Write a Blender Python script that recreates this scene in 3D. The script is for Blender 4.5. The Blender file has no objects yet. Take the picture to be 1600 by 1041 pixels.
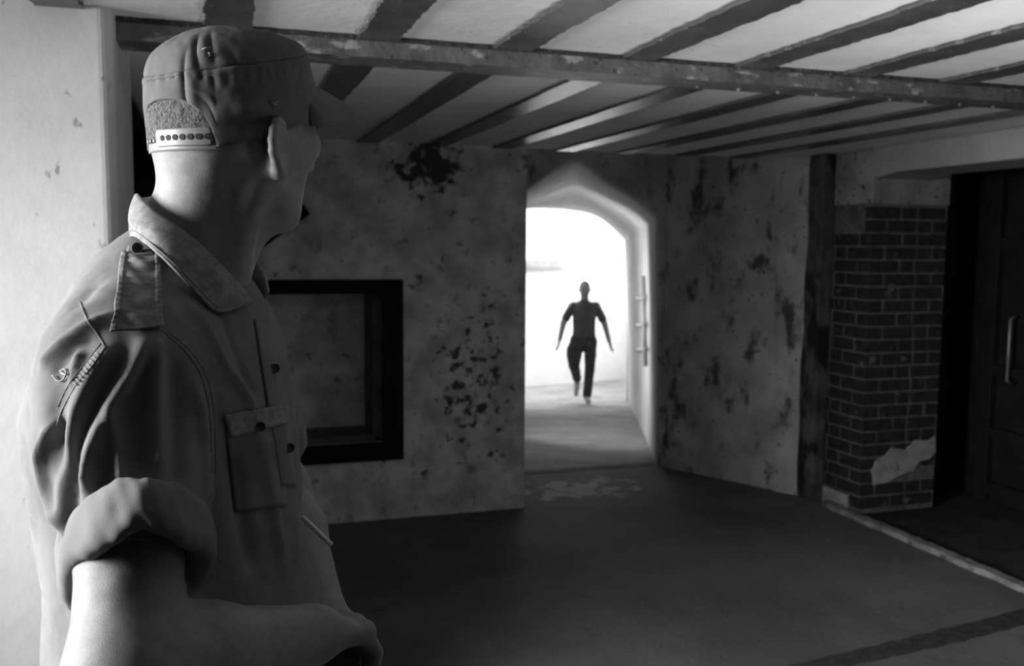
import bpy, bmesh, math, random
import numpy as np
from mathutils import Vector, Matrix

SC = bpy.context.scene
COL = SC.collection
random.seed(7)
RNG = np.random.default_rng(11)

# ------------------------------------------------------------------ camera
FPX = 1450.0            # focal length in pixels of a 1600 px wide frame
CAM_H = 1.65
YAW = math.atan(470 / FPX)
PITCH = math.atan((520.5 - 383) / FPX)
ROLL = 0.008
F0 = Vector((math.sin(YAW), math.cos(YAW), 0))
R0 = Vector((math.cos(YAW), -math.sin(YAW), 0))
UP = Vector((0, 0, 1))
FW = F0 * math.cos(PITCH) - UP * math.sin(PITCH)
U1 = UP * math.cos(PITCH) + F0 * math.sin(PITCH)
RT = R0 * math.cos(ROLL) + U1 * math.sin(ROLL)
U2 = U1 * math.cos(ROLL) - R0 * math.sin(ROLL)
cam_data = bpy.data.cameras.new('camera')
cam = bpy.data.objects.new('camera', cam_data)
COL.objects.link(cam)
m = Matrix.Identity(4)
for i in range(3):
    m[i][0], m[i][1], m[i][2], m[i][3] = RT[i], U2[i], -FW[i], (0, 0, CAM_H)[i]
cam.matrix_world = m
cam_data.sensor_width = 36
cam_data.lens = FPX / 1600 * 36
cam_data.dof.use_dof = True
cam_data.dof.focus_distance = 1.02
cam_data.dof.aperture_fstop = 9.0
SC.camera = cam

# ------------------------------------------------------------------ world, exposure, daylight and added fill
SC.view_settings.view_transform = 'Standard'
SC.view_settings.look = 'None'
SC.view_settings.gamma = 1.0
SC.view_settings.use_curve_mapping = False
SC.view_settings.exposure = 0.0
w = bpy.data.worlds.new('overcast_sky')
SC.world = w
w.use_nodes = True
w.node_tree.nodes['Background'].inputs[0].default_value = (1, 1, 1, 1)
w.node_tree.nodes['Background'].inputs[1].default_value = 0.3


def area(name, loc, target, sx, sy, power, spread=180):
    l = bpy.data.lights.new(name, 'AREA')
    l.shape = 'RECTANGLE'
    l.size, l.size_y, l.energy = sx, sy, power
    l.spread = math.radians(spread)
    o = bpy.data.objects.new(name, l)
    o.location = loc
    o.rotation_euler = (Vector(target) - Vector(loc)).to_track_quat('-Z', 'Y').to_euler()
    COL.objects.link(o)
    return o


# daylight falling into the yard behind the passage
area('yard_daylight', (6.0, 13.35, 3.7), (5.9, 14.35, 0.3), 5.0, 1.4, 500)
# daylight through the opening in the left wall beside the camera
area('side_opening_daylight', (-2.1, 1.48, 1.75), (-0.1, 1.60, 1.15), 1.3, 0.9, 66, 86)
# added fill lamp in the right bay, out of view, for the back wall
area('bay_fill_light', (4.85, 1.9, 0.75), (2.2, 2.7, 1.75), 1.5, 0.8, 6, 170)
area('ceiling_fill_light', (2.5, 0.8, 0.25), (1.5, 1.6, 2.24), 1.4, 0.6, 8, 66)  # added lamp aimed upwards, out of view, to brighten the near ceiling
# added lamp, hidden on the left, brightening the passage's right wall and floor
area('passage_fill_light', (2.80, 8.9, 1.0), (4.2, 9.3, 0.7), 3.2, 1.4, 40)


# ------------------------------------------------------------------ materials
def mat(name, col, rough=0.9, noise=None, stains=(), bump=0.0, bscale=60, spec=0.3, fine=0.0, coords='Object', metal=0.0):
    """grey procedural material. noise=(scale, amount); stains=[(scale, lo, hi, grey, detail, stretch xyz)]"""
    M = bpy.data.materials.new(name)
    M.use_nodes = True
    nt = M.node_tree
    N, L = nt.nodes, nt.links
    b = N['Principled BSDF']
    b.inputs['Roughness'].default_value = rough
    b.inputs['Specular IOR Level'].default_value = spec
    b.inputs['Metallic'].default_value = metal
    tc = N.new('ShaderNodeTexCoord')
    co = tc.outputs[coords]
    rgb = N.new('ShaderNodeRGB')
    rgb.outputs[0].default_value = (col, col, col, 1)
    cur = rgb.outputs[0]

    def mix(a, fac, g=None, bcol=None, mode='MIX', amt=1.0):
        x = N.new('ShaderNodeMix')
        x.data_type = 'RGBA'
        x.blend_type = mode
        if isinstance(fac, float):
            x.inputs[0].default_value = fac
        else:
            L.new(fac, x.inputs[0])
        L.new(a, x.inputs[6])
        if bcol is not None:
            L.new(bcol, x.inputs[7])
        else:
            x.inputs[7].default_value = (g, g, g, 1)
        return x.outputs[2]

    def ramp(src, lo, hi, a=0.0, c=1.0):
        r = N.new('ShaderNodeMapRange')
        r.inputs[1].default_value, r.inputs[2].default_value = lo, hi
        r.inputs[3].default_value, r.inputs[4].default_value = a, c
        r.interpolation_type = 'SMOOTHSTEP'
        L.new(src, r.inputs[0])
        return r.outputs[0]

    def tex(scale, detail=6, st=(1, 1, 1), rough_=0.6):
        mp = N.new('ShaderNodeMapping')
        mp.inputs['Scale'].default_value = st
        L.new(co, mp.inputs[0])
        t = N.new('ShaderNodeTexNoise')
        t.inputs['Scale'].default_value = scale
        t.inputs['Detail'].default_value = detail
        t.inputs['Roughness'].default_value = rough_
        L.new(mp.outputs[0], t.inputs['Vector'])
        return t.outputs['Fac']

    if noise:
        f = ramp(tex(noise[0]), 0.3, 0.7, 1 - noise[1], 1 + noise[1] * 0.6)
        cc = N.new('ShaderNodeCombineColor')
        for k in range(3):
            L.new(f, cc.inputs[k])
        cur = mix(cur, 1.0, bcol=cc.outputs[0], mode='MULTIPLY')
    for s in stains:
        scale, lo, hi, g, det, st = s[:6]
        fac = ramp(tex(scale, det, st), lo, hi)
        if len(s) > 6:      # confined to a box around a centre: (cx, cy, cz, rx, ry, rz)
            cx, cy, cz, rx, ry, rz = s[6]
            mp = N.new('ShaderNodeMapping')
            mp.vector_type = 'TEXTURE'
            mp.inputs['Location'].default_value = (cx, cy, cz)
            mp.inputs['Scale'].default_value = (rx, ry, rz)
            L.new(co, mp.inputs[0])
            ln = N.new('ShaderNodeVectorMath')
            ln.operation = 'LENGTH'
            L.new(mp.outputs[0], ln.inputs[0])
            win = ramp(ln.outputs['Value'], 0.1, 1.05, s[7] if len(s) > 7 else 0.06, -0.3)
            ad = N.new('ShaderNodeMath')
            L.new(win, ad.inputs[0])
            L.new(tex(scale, det, st), ad.inputs[1])
            fac = ramp(ad.outputs[0], lo, hi)
        cur = mix(cur, fac, g)
    L.new(cur, b.inputs['Base Color'])
    if bump or fine:
        t1 = tex(bscale, 8)
        bm_ = N.new('ShaderNodeBump')
        bm_.inputs['Strength'].default_value = min(1, bump or fine)
        bm_.inputs['Distance'].default_value = 0.01 if bump else 0.001
        L.new(t1, bm_.inputs['Height'])
        L.new(bm_.outputs[0], b.inputs['Normal'])
    return M


ONE = (1, 1, 1)
M = {}
M['plaster'] = mat('stained_white_plaster', 0.42, 0.95, (2.2, 0.18), [
    (9, 0.60, 0.70, 0.12, 8, ONE), (30, 0.64, 0.72, 0.14, 6, ONE)], 0.5, 14)
M['plaster_back'] = mat('back_wall_plaster', 0.80, 0.95, (5, 0.35), [
    (9, 0.58, 0.72, 0.13, 8, ONE), (34, 0.64, 0.72, 0.15, 6, ONE),
    (11, 0.50, 0.60, 0.085, 7, ONE, (1.26, 5.42, 2.08, 0.44, 0.4, 0.34), 0.15),
    (16, 0.52, 0.62, 0.10, 7, ONE, (1.5, 5.42, 0.8, 0.6, 0.5, 1.1), 0.035)], 0.6, 14)
M['plaster_old'] = mat('weathered_corner_plaster', 0.60, 0.95, (3, 0.3), [
    (6, 0.52, 0.66, 0.11, 9, (1, 1, 0.6)), (24, 0.6, 0.7, 0.10, 6, ONE)], 0.9, 12)
M['plaster_pier'] = mat('pale_pier_plaster', 0.60, 0.95, (5, 0.08), [
    (26, 0.66, 0.72, 0.30, 6, (1, 1, 0.5))], 0.15, 25)
M['plaster_passage'] = mat('passage_plaster', 0.62, 0.95, (3, 0.14), [
    (12, 0.63, 0.72, 0.3, 7, ONE)], 0.4, 16)
M['plaster_yard'] = mat('yard_white_wall', 0.85, 0.95, (3, 0.05))
M['plaster_dim'] = mat('dim_plaster', 0.05, 0.95, (3, 0.2))
M['ceiling'] = mat('whitewashed_ceiling', 0.80, 0.9, (2.5, 0.12), [(40, 0.66, 0.74, 0.4, 5, ONE)], 0.25, 30)
M['flange'] = mat('rusty_flange_paint', 0.08, 0.26, (8, 0.3), [(60, 0.62, 0.7, 0.25, 5, ONE)], 0.3, 60, spec=0.6)
M['beam'] = mat('flaking_beam_paint', 0.12, 0.45, (9, 0.35), [
    (26, 0.56, 0.66, 0.34, 8, (0.4, 1, 1)), (50, 0.6, 0.68, 0.03, 6, ONE)], 0.5, 50, spec=0.6)
M['crust'] = mat('dark_rust_crust', 0.05, 0.9, (40, 0.4), [(60, 0.62, 0.70, 0.2, 5, ONE)], 0.8, 60)
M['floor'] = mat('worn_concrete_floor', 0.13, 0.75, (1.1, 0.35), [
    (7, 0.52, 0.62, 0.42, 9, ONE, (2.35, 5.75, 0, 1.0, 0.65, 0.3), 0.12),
    (3.5, 0.60, 0.75, 0.07, 8, ONE), (26, 0.62, 0.7, 0.19, 7, ONE)], 0.35, 30, spec=0.35)
M['ramp'] = mat('passage_concrete', 0.24, 0.8, (2.0, 0.3), [(14, 0.6, 0.7, 0.14, 7, ONE)], 0.3, 30)
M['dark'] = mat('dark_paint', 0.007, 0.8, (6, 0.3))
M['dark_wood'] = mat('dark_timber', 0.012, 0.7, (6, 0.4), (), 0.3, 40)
M['curb'] = mat('worn_curb_stone', 0.24, 0.9, (9, 0.4), [(12, 0.55, 0.65, 0.08, 7, ONE)], 0.6, 30)
M['steel'] = mat('dull_steel', 0.35, 0.45, (20, 0.2), metal=0.6)


# ------------------------------------------------------------------ mesh helpers
def tag(o, label=None, cat=None, group=None, kind=None):
    if label: o['label'] = label
    if cat: o['category'] = cat
    if group: o['group'] = group
    if kind: o['kind'] = kind
    return o


def link(name, bm, mt, parent=None, smooth=False, bevel=0.0, seg=2):
    me = bpy.data.meshes.new(name)
    bm.normal_update()
    bm.to_mesh(me)
    bm.free()
    o = bpy.data.objects.new(name, me)
    COL.objects.link(o)
    if mt is not None:
        me.materials.append(mt)
    if parent is not None:
        o.parent = parent
    if smooth:
        me.polygons.foreach_set('use_smooth', [True] * len(me.polygons))
    if bevel:
        md = o.modifiers.new('bevel', 'BEVEL')
        md.width, md.segments, md.limit_method = bevel, seg, 'ANGLE'
    return o


def box(bm, a, b, rot=None, origin=(0, 0, 0)):
    vs = []
    for x in (a[0], b[0]):
        for y in (a[1], b[1]):
            for z in (a[2], b[2]):
                p = Vector((x, y, z))
                if rot is not None:
                    p = rot @ p
                vs.append(bm.verts.new(p + Vector(origin)))
    for f in ((0, 1, 3, 2), (4, 6, 7, 5), (0, 4, 5, 1), (2, 3, 7, 6), (0, 2, 6, 4), (1, 5, 7, 3)):
        bm.faces.new([vs[i] for i in f])


def boxes(name, lst, mt, parent=None, **k):
    bm = bmesh.new()
    for a, b in lst:
        box(bm, a, b)
    bmesh.ops.recalc_face_normals(bm, faces=bm.faces)
    return link(name, bm, mt, parent, **k)


def extrude_poly(name, pts, vec, mt, parent=None, **k):
    """a (possibly concave) planar outline pushed along vec"""
    bm = bmesh.new()
    v0 = [bm.verts.new(p) for p in pts]
    v1 = [bm.verts.new(Vector(p) + Vector(vec)) for p in pts]
    bm.faces.new(v0)
    bm.faces.new(v1[::-1])
    n = len(pts)
    for i in range(n):
        bm.faces.new((v0[i], v0[(i + 1) % n], v1[(i + 1) % n], v1[i]))
    bmesh.ops.recalc_face_normals(bm, faces=bm.faces)
    return link(name, bm, mt, parent, **k)


def grid_mesh(name, rows, mt, parent=None, smooth=True, thick=0.0, closed_u=False, closed_v=False):
    bm = bmesh.new()
    vv = [[bm.verts.new(p) for p in r] for r in rows]
    nr, nc = len(rows), len(rows[0])
    for i in range(nr if closed_v else nr - 1):
        for j in range(nc if closed_u else nc - 1):
            a, b = vv[i], vv[(i + 1) % nr]
            try:
                bm.faces.new((a[j], a[(j + 1) % nc], b[(j + 1) % nc], b[j]))
            except ValueError:
                pass
    o = link(name, bm, mt, parent, smooth)
    if thick:
        md = o.modifiers.new('thickness', 'SOLIDIFY')
        md.thickness = thick
        md.offset = 0
    return o


def tube_bm(bm, pts, rad, seg=12, cap=True):
    """round tube along points, radius scalar or list"""
    pts = [Vector(p) for p in pts]
    n = len(pts)
    rs = rad if isinstance(rad, (list, tuple)) else [rad] * n
    t0 = (pts[1] - pts[0]).normalized()
    ref = Vector((0, 0, 1)) if abs(t0.z) < 0.9 else Vector((1, 0, 0))
    nrm = t0.cross(ref).normalized()
    rings = []
    for i in range(n):
        t = (pts[min(i + 1, n - 1)] - pts[max(i - 1, 0)]).normalized()
        nrm = (nrm - t * nrm.dot(t)).normalized()
        bn = t.cross(nrm)
        rings.append([bm.verts.new(pts[i] + (nrm * math.cos(a) + bn * math.sin(a)) * rs[i])
                      for a in [2 * math.pi * k / seg for k in range(seg)]])
    for i in range(n - 1):
        for k in range(seg):
            bm.faces.new((rings[i][k], rings[i][(k + 1) % seg], rings[i + 1][(k + 1) % seg], rings[i + 1][k]))
    if cap:
        bm.faces.new(rings[0][::-1])
        bm.faces.new(rings[-1])


def empty(name, loc=(0, 0, 0), rz=0):
    o = bpy.data.objects.new(name, None)
    o.empty_display_size = 0.1
    COL.objects.link(o)
    o.location = loc
    o.rotation_euler = (0, 0, rz)
    return o


# ------------------------------------------------------------------ the room
H = 2.24
S = 'structure'


def rough_edge(bm_obj, amt, scale=9.0):
    pass


# back wall with a niche opening
YB = 5.42
n0, n1, nz0, nz1 = -0.30, 1.075, 0.365, 1.442      # outer edge of the painted border of the niche
i0, i1, iz0, iz1 = -0.20, 0.955, 0.465, 1.360      # opening
bw = boxes('wall_back', [
    ((-1.6, YB, -0.2), (i0, 6.2, H + 0.1)), ((i1, YB, -0.2), (1.845, 6.2, H + 0.1)),
    ((i0, YB, -0.2), (i1, 6.2, iz0)), ((i0, YB, iz1), (i1, 6.2, H + 0.1)),
    ((i0, 5.80, iz0), (i1, 6.2, iz1))], M['plaster_back'])
tag(bw, kind=S)
# niche reveal: darker splayed timber lining
nb = bmesh.new()
box(nb, (i1 - 0.05, YB + 0.06, iz0), (i1 + 0.01, 5.81, iz1))
box(nb, (i0, YB + 0.06, iz0 - 0.01), (i1, 5.81, iz0 + 0.04))
lining = link('trim_1', nb, mat('niche_reveal_plaster', 0.13, 0.9, (6, 0.3), (), 0.3, 20), None, bevel=0.01)
tag(lining, kind=S)
fr = bmesh.new()
t = 0.022
box(fr, (n0, YB - t, iz1), (n1, YB + 0.05, nz1))
box(fr, (n0, YB - t, nz0), (n1, YB + 0.05, iz0))
box(fr, (n0, YB - t, iz0), (i0, YB + 0.05, iz1))
box(fr, (i1, YB - t, iz0), (n1, YB + 0.05, iz1))
wf = link('window_1', fr, M['dark'], None, bevel=0.004)
tag(wf, 'black painted frame around the square niche in the back wall', kind=S)

# wall with the arched passage mouth
AY = 6.2
arch = [(3.19, -0.02), (3.165, 1.0), (3.14, 1.86), (3.06, 1.94), (2.94, 2.015), (2.84, 2.065), (2.75, 2.107), (2.66, 2.16),
        (2.58, 2.225), (2.50, 2.29), (2.42, 2.245), (2.31, 2.18), (2.20, 2.10), (2.09, 2.02), (1.95, 1.93), (1.84, 1.86), (1.84, 1.0), (1.84, -0.02)]
# densify
dens = []
for i in range(len(arch) - 1):
    a, b = arch[i], arch[i + 1]
    for k in range(4):
        dens.append((a[0] + (b[0] - a[0]) * k / 4, a[1] + (b[1] - a[1]) * k / 4))
dens.append(arch[-1])
for _ in range(6):      # round the arch off
    dens = [d if (i < 9 or i > len(dens) - 10) else tuple((dens[i - 1][k] + d[k] * 2 + dens[i + 1][k]) / 4 for k in (0, 1)) for i, d in enumerate(dens)]
outline = [(x, AY, z) for x, z in dens]
outline += [(1.60, AY, -0.02), (1.60, AY, 2.62), (3.60, AY, 2.62), (3.60, AY, -0.02)]
tag(extrude_poly('wall_passage', outline, (0, 0.04, 0), M['plaster_old'], bevel=0.01), kind=S)

# slanting wall between the passage and the right wall
p0, p1 = Vector((3.185, 6.21, 0)), Vector((3.70, 5.17, 0))
dv = (p1 - p0).normalized()
nv = Vector((-dv.y, dv.x, 0))
if nv.dot(Vector((1, 1, 0))) < 0:
    nv = -nv
bm = bmesh.new()
NU, NZ = 60, 90
rows = []
for k in range(NZ + 1):
    z = -0.1 + 2.7 * k / NZ
    r = []
    for i in range(NU + 1):
        u = i / NU
        p = p0.lerp(p1, u)
        d = 0.008 * math.sin(7 * z + 9 * u) * math.sin(3.1 * z + 2) + 0.010 * max(0, math.sin(16 * u + 1.4 * math.sin(2.3 * z))) ** 3
        # a long vertical crack / ridge near the right end
        q = u - 0.80 - 0.015 * math.sin(3 * z)
        d -= 0.02 * math.exp(-(q / 0.012) ** 2)
        r.append(p - nv * d + Vector((0, 0, z)))
    rows.append(r)
sw = grid_mesh('wall_slanting', rows, M['plaster_old'], smooth=True)
md = sw.modifiers.new('thickness', 'SOLIDIFY')
md.thickness, md.offset = 0.12, -1 if True else 1
tag(sw, kind=S)

# right wall: dark corner strip, lintel over the side bay, brick pillar
XR = 3.73
tag(boxes('wall_right', [((XR, 5.05, -0.1), (4.4, 5.6, 2.62)), ], M['plaster_old'], bevel=0.02), kind=S)
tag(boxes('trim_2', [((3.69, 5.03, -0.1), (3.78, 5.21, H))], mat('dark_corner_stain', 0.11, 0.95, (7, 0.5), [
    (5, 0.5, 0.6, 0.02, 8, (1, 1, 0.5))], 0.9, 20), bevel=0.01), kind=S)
# lintel wall
lint = [(XR + 0.06, 4.80, H + 0.02), (XR + 0.06, 4.80, 2.06), (XR + 0.06, 4.69, 2.065), (XR + 0.06, 4.50, 2.09), (XR + 0.06, 1.2, 2.10), (XR + 0.06, 1.2, H + 0.02)]
tag(extrude_poly('wall_lintel', lint, (0.42, 0, 0), mat('lintel_plaster', 0.33, 0.95, (3, 0.15), [
    (14, 0.62, 0.70, 0.15, 8, ONE)], 0.4, 16), bevel=0.008), kind=S)

# ceiling: near and far bays are one slab; flanges and beam hang under it
cl = boxes('ceiling', [((-4.5, -3.0, H), (5.2, 5.46, H + 0.15)), ((1.7, 5.40, H + 0.10), (4.4, 6.3, H + 0.25))], M['ceiling'])
tag(cl, kind=S)


def wob_strip(name, x0, x1, y0, y1, z0, z1, mt, seed, amp=0.006, n=60, along='y'):
    """bar under the ceiling with slightly chipped edges"""
    rr = random.Random(seed)
    bm = bmesh.new()
    L_, R_, l_, r_ = [], [], [], []
    for i in range(n + 1):
        tt = i / n
        a = rr.uniform(-amp, amp) * 0.7 + amp * 0.5 * math.sin(tt * 20 + seed)
        b = rr.uniform(-amp, amp) * 0.7 + amp * 0.5 * math.sin(tt * 17 + seed * 2)
        if along == 'y':
            y = y0 + (y1 - y0) * tt
            q = [(x0 + a, y), (x1 + b, y)]
        else:
            x = x0 + (x1 - x0) * tt
            q = [(x, y0 + a), (x, y1 + b)]
        L_.append(bm.verts.new((*q[0], z1))); R_.append(bm.verts.new((*q[1], z1)))
        l_.append(bm.verts.new((*q[0], z0))); r_.append(bm.verts.new((*q[1], z0)))
    for i in range(n):
        bm.faces.new((l_[i], r_[i], r_[i + 1], l_[i + 1]))
        bm.faces.new((L_[i], l_[i], l_[i + 1], L_[i + 1]))
        bm.faces.new((r_[i], R_[i], R_[i + 1], r_[i + 1]))
        bm.faces.new((L_[i], L_[i + 1], R_[i + 1], R_[i]))
    for s_ in (0, n):
        bm.faces.new((L_[s_], R_[s_], r_[s_], l_[s_]))
    bmesh.ops.recalc_face_normals(bm, faces=bm.faces)
    return link(name, bm, mt)


JW = 0.118
joists = []
names = ['leftmost', 'second', 'third', 'fourth', 'fifth', 'sixth', 'seventh', 'eighth', 'ninth', 'tenth']
jx = [0.0 + 0.407 * k for k in range(-1, 9)]
for k, x in enumerate(jx):
    root = empty('ceiling_joist', (x + JW / 2, 2.7, H - 0.012))
    for nm, ya, yb in (('near_flange', -0.5, 2.70), ('far_flange', 2.84, 5.43)):
        o = wob_strip(nm, -JW / 2, JW / 2, ya - 2.7, yb - 2.7, 0, 0.014, M['flange'], k * 3 + (1 if ya < 0 else 2), 0.007 if ya < 0 else 0.003, 150 if ya < 0 else 60)
        o.parent = root
    joists.append(root)
# cross beam
br = empty('cross_beam', (1.2, 2.77, H - 0.06))
o = wob_strip('web', -2.0, 2.6, -0.074, 0.02, 0.046, 0.062, M['crust'], 5, 0.004, 260, 'x'); o.parent = br
o = wob_strip('lower_flange', -2.0, 2.6, -0.068, 0.075, 0.0, 0.046, M['beam'], 9, 0.0015, 200, 'x'); o.parent = br
tag(br, 'rusty steel beam with flaking paint crossing the whole ceiling', 'beam')
rv = random.Random(3)
for i in range(9):
    x = 0.35 + i * 0.155
    bm = bmesh.new()
    bmesh.ops.create_uvsphere(bm, u_segments=10, v_segments=6, radius=0.0075)
    for v in bm.verts:
        v.co += Vector((x, 0.035, -0.001))
    link('rivet', bm, M['beam'], br, True)

# floor
fl = boxes('floor', [((-4.5, -3.0, -0.25), (XR, 6.21, 0.0))], M['floor'])
tag(fl, kind=S)
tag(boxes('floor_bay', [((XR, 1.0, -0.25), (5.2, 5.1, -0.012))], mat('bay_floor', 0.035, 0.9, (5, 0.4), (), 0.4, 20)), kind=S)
# drain channel cover running across the floor, slightly curved
ch = [(1.9, 2.93, 0.09), (2.25, 2.985, 0.105), (2.6, 3.02, 0.12), (2.95, 3.06, 0.13), (3.25, 3.10, 0.13), (3.5, 3.14, 0.13), (3.72, 3.17, 0.13)]
rows = [[], [], [], []]
fine = []
for i in range(len(ch) - 1):
    for k in range(8):
        t_ = k / 8
        fine.append([ch[i][j] * (1 - t_) + ch[i + 1][j] * t_ for j in range(3)])
fine.append(ch[-1])
for i, (x, y, wd) in enumerate(fine):
    e = 0.004 * math.sin(i * 1.7) + rv.uniform(-0.003, 0.003)
    rows[0].append((x, y - wd / 2 + e, -0.004)); rows[1].append((x, y - wd / 2 + 0.008 + e, 0.005))
    rows[2].append((x, y + wd / 2 - 0.008 - e, 0.005)); rows[3].append((x, y + wd / 2 - e, -0.004))
tag(grid_mesh('trim_3', rows, mat('dark_floor_strip', 0.045, 0.9, (20, 0.4), (), 0.6, 60), smooth=False), kind=S)

# curb under the right wall line
cr = []
nn = 70
for i in range(nn + 1):
    y = 1.2 + (4.93 - 1.2) * i / nn
    e = rv.uniform(-0.006, 0.006) + 0.006 * math.sin(i * 0.9)
    h_ = 0.028 + rv.uniform(-0.005, 0.004)
    cr.append([(XR - 0.045 + e, y, -0.01), (XR - 0.035 + e, y, h_), (XR + 0.02, y, h_ + 0.003), (XR + 0.03, y, -0.03)])
tag(grid_mesh('trim_4', cr, M['curb'], smooth=False), kind=S)

# dark bay on the right: back wall, side wall and a heavy timber door
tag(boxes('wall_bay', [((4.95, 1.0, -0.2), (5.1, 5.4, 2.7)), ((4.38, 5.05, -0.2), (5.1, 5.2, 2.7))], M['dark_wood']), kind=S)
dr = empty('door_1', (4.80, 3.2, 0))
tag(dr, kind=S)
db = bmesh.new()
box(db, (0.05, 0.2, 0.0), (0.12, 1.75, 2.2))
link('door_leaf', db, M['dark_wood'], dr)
for z in (0.06, 0.42, 0.83, 1.65):
    db = bmesh.new(); box(db, (0.005, 0.2, z), (0.052, 1.6, z + 0.07)); link('rail', db, M['dark_wood'], dr, bevel=0.006)
db = bmesh.new(); box(db, (0.0, 1.52, 0.0), (0.055, 1.62, 2.2)); link('stile', db, M['dark_wood'], dr, bevel=0.006)
bm = bmesh.new()
tube_bm(bm, [(0.01, 1.36, 0.80), (-0.035, 1.36, 0.82), (-0.035, 1.36, 1.21), (0.01, 1.36, 1.23)], 0.009, 10)
link('door_handle', bm, M['steel'], dr, True)

# brick pillar -----------------------------------------------------------
pil = empty('brick_pillar', (3.79, 4.69, 0))
tag(pil, 'dark brick pillar with pale mortar and a broken plaster patch, at the right', 'pillar')
brick_m = mat('dark_glazed_brick', 0.03, 0.7, (25, 0.5), [(9, 0.60, 0.68, 0.13, 8, ONE)], 0.5, 80)
mortar_m = mat('pale_mortar', 0.15, 0.95, (30, 0.3), [(5, 0.5, 0.62, 0.09, 6, ONE)], 0.6, 90)
PX0, PX1, PY0, PY1 = 0.0, 0.575, 0.0, 0.36        # local: x right, y back
boxes('mortar_core', [((PX0 + 0.006, PY0 + 0.006, 0.0), (PX1 - 0.006, PY1, 1.96))], mortar_m, pil)
bm = bmesh.new()
ch_ = 0.0815
rb = random.Random(12)
nc = 23
for c in range(nc):
    z0 = 0.035 + c * ch_
    z1 = z0 + ch_ - 0.013
    if z1 > 1.94:
        break
    # front face: alternate stretchers and headers
    x = PX0
    pat = [0.225, 0.108, 0.225, 0.2] if c % 2 == 0 else [0.108, 0.225, 0.108, 0.108, 0.2]
    for wd in pat:
        x1 = min(x + wd * rb.uniform(0.94, 1.05), PX1)
        if x1 - x < 0.04:
            break
        if not (2 <= c <= 3 and 0.10 < x < 0.44 and rb.random() < 0.95):
            e = rb.uniform(0, 0.004)
            box(bm, (x + (0 if x == PX0 else 0.006), PY0 - e, z0), (x1 - 0.006, PY0 + 0.06, z1))
        x = x1 + 0.006
        if x >= PX1 - 0.03:
            break
    # left face
    y = PY0
    pat = [0.108, 0.225, 0.108] if c % 2 == 0 else [0.225, 0.108, 0.108]
    for wd in pat:
        y1 = min(y + wd * rb.uniform(0.92, 1.06), PY1)
        if y1 - y < 0.03:
            break
        e = rb.uniform(0, 0.005)
        if not (c > 20 and rb.random() < 0.6):
            box(bm, (PX0 - e, y + (0.0 if y == PY0 else 0.006), z0), (PX0 + 0.06, y1 - 0.006, z1))
        y = y1 + 0.006
link('brick_facing', bm, brick_m, pil, bevel=0.005)
pat_m = mat('plaster_patch', 0.36, 0.95, (12, 0.25), [(20, 0.6, 0.7, 0.1, 7, ONE)], 0.7, 40)
# plaster remnant low on the front and plaster head on top
bm = bmesh.new()
pts = [(0.10, 0.18), (0.08, 0.27), (0.11, 0.33), (0.16, 0.35), (0.22, 0.41), (0.33, 0.39), (0.41, 0.45), (0.50, 0.44), (0.556, 0.47), (0.565, 0.36), (0.52, 0.32), (0.44, 0.31), (0.40, 0.25), (0.30, 0.23), (0.21, 0.19)]
v0 = [bm.verts.new((x, -0.008, z)) for x, z in pts]
v1 = [bm.verts.new((x, 0.02, z)) for x, z in pts]
bm.faces.new(v0); bm.faces.new(v1[::-1])
for i in range(len(pts)):
    bm.faces.new((v0[i], v0[(i + 1) % len(pts)], v1[(i + 1) % len(pts)], v1[i]))
bmesh.ops.recalc_face_normals(bm, faces=bm.faces)
link('plaster_patch', bm, pat_m, pil, bevel=0.004)
boxes('plaster_head', [((PX0 - 0.008, PY0 - 0.008, 1.915), (PX1, PY1, H))], mat('pillar_plaster', 0.30, 0.95, (4, 0.3), [
    (22, 0.60, 0.66, 0.04, 6, (1, 1, 1))], 0.6, 20), pil, bevel=0.008)
boxes('plaster_foot', [((PX0 - 0.014, 0.10, 0.0), (PX0 + 0.03, PY1, 0.10))], pat_m, pil, bevel=0.006)

# left: pale pier, recess, side wall -------------------------------------
pm = bmesh.new()
box(pm, (-4.5, 2.60, -0.2), (-0.225, 3.2, H + 0.05))
tag(link('wall_left', pm, M['plaster_pier'], None, False, 0.035, 6), kind=S)
tag(boxes('recess_shade_panel', [((-0.62, YB - 0.05, -0.1), (-0.26, YB + 0.02, H))], M['dark'], bevel=0.005), kind=S)  # dark panel standing in for the unlit recess beyond the pier
tag(boxes('wall_recess', [((-1.7, 4.15, -0.2), (-1.5, 5.5, H + 0.05))], M['plaster_old']), kind=S)
# walls round the camera side closing the room off from the sky
tag(boxes('wall_near', [((-4.5, -3.2, -0.2), (5.2, -3.0, 2.5))], M['plaster_dim']), kind=S)
tag(boxes('wall_side', [((-4.6, -3.2, -0.2), (-4.45, 2.7, 2.5)), ((5.1, -3.2, -0.2), (5.3, 1.05, 2.5)), ((4.95, 0.95, -0.2), (5.2, 1.05, 2.5))], M['plaster_dim']), kind=S)

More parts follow.
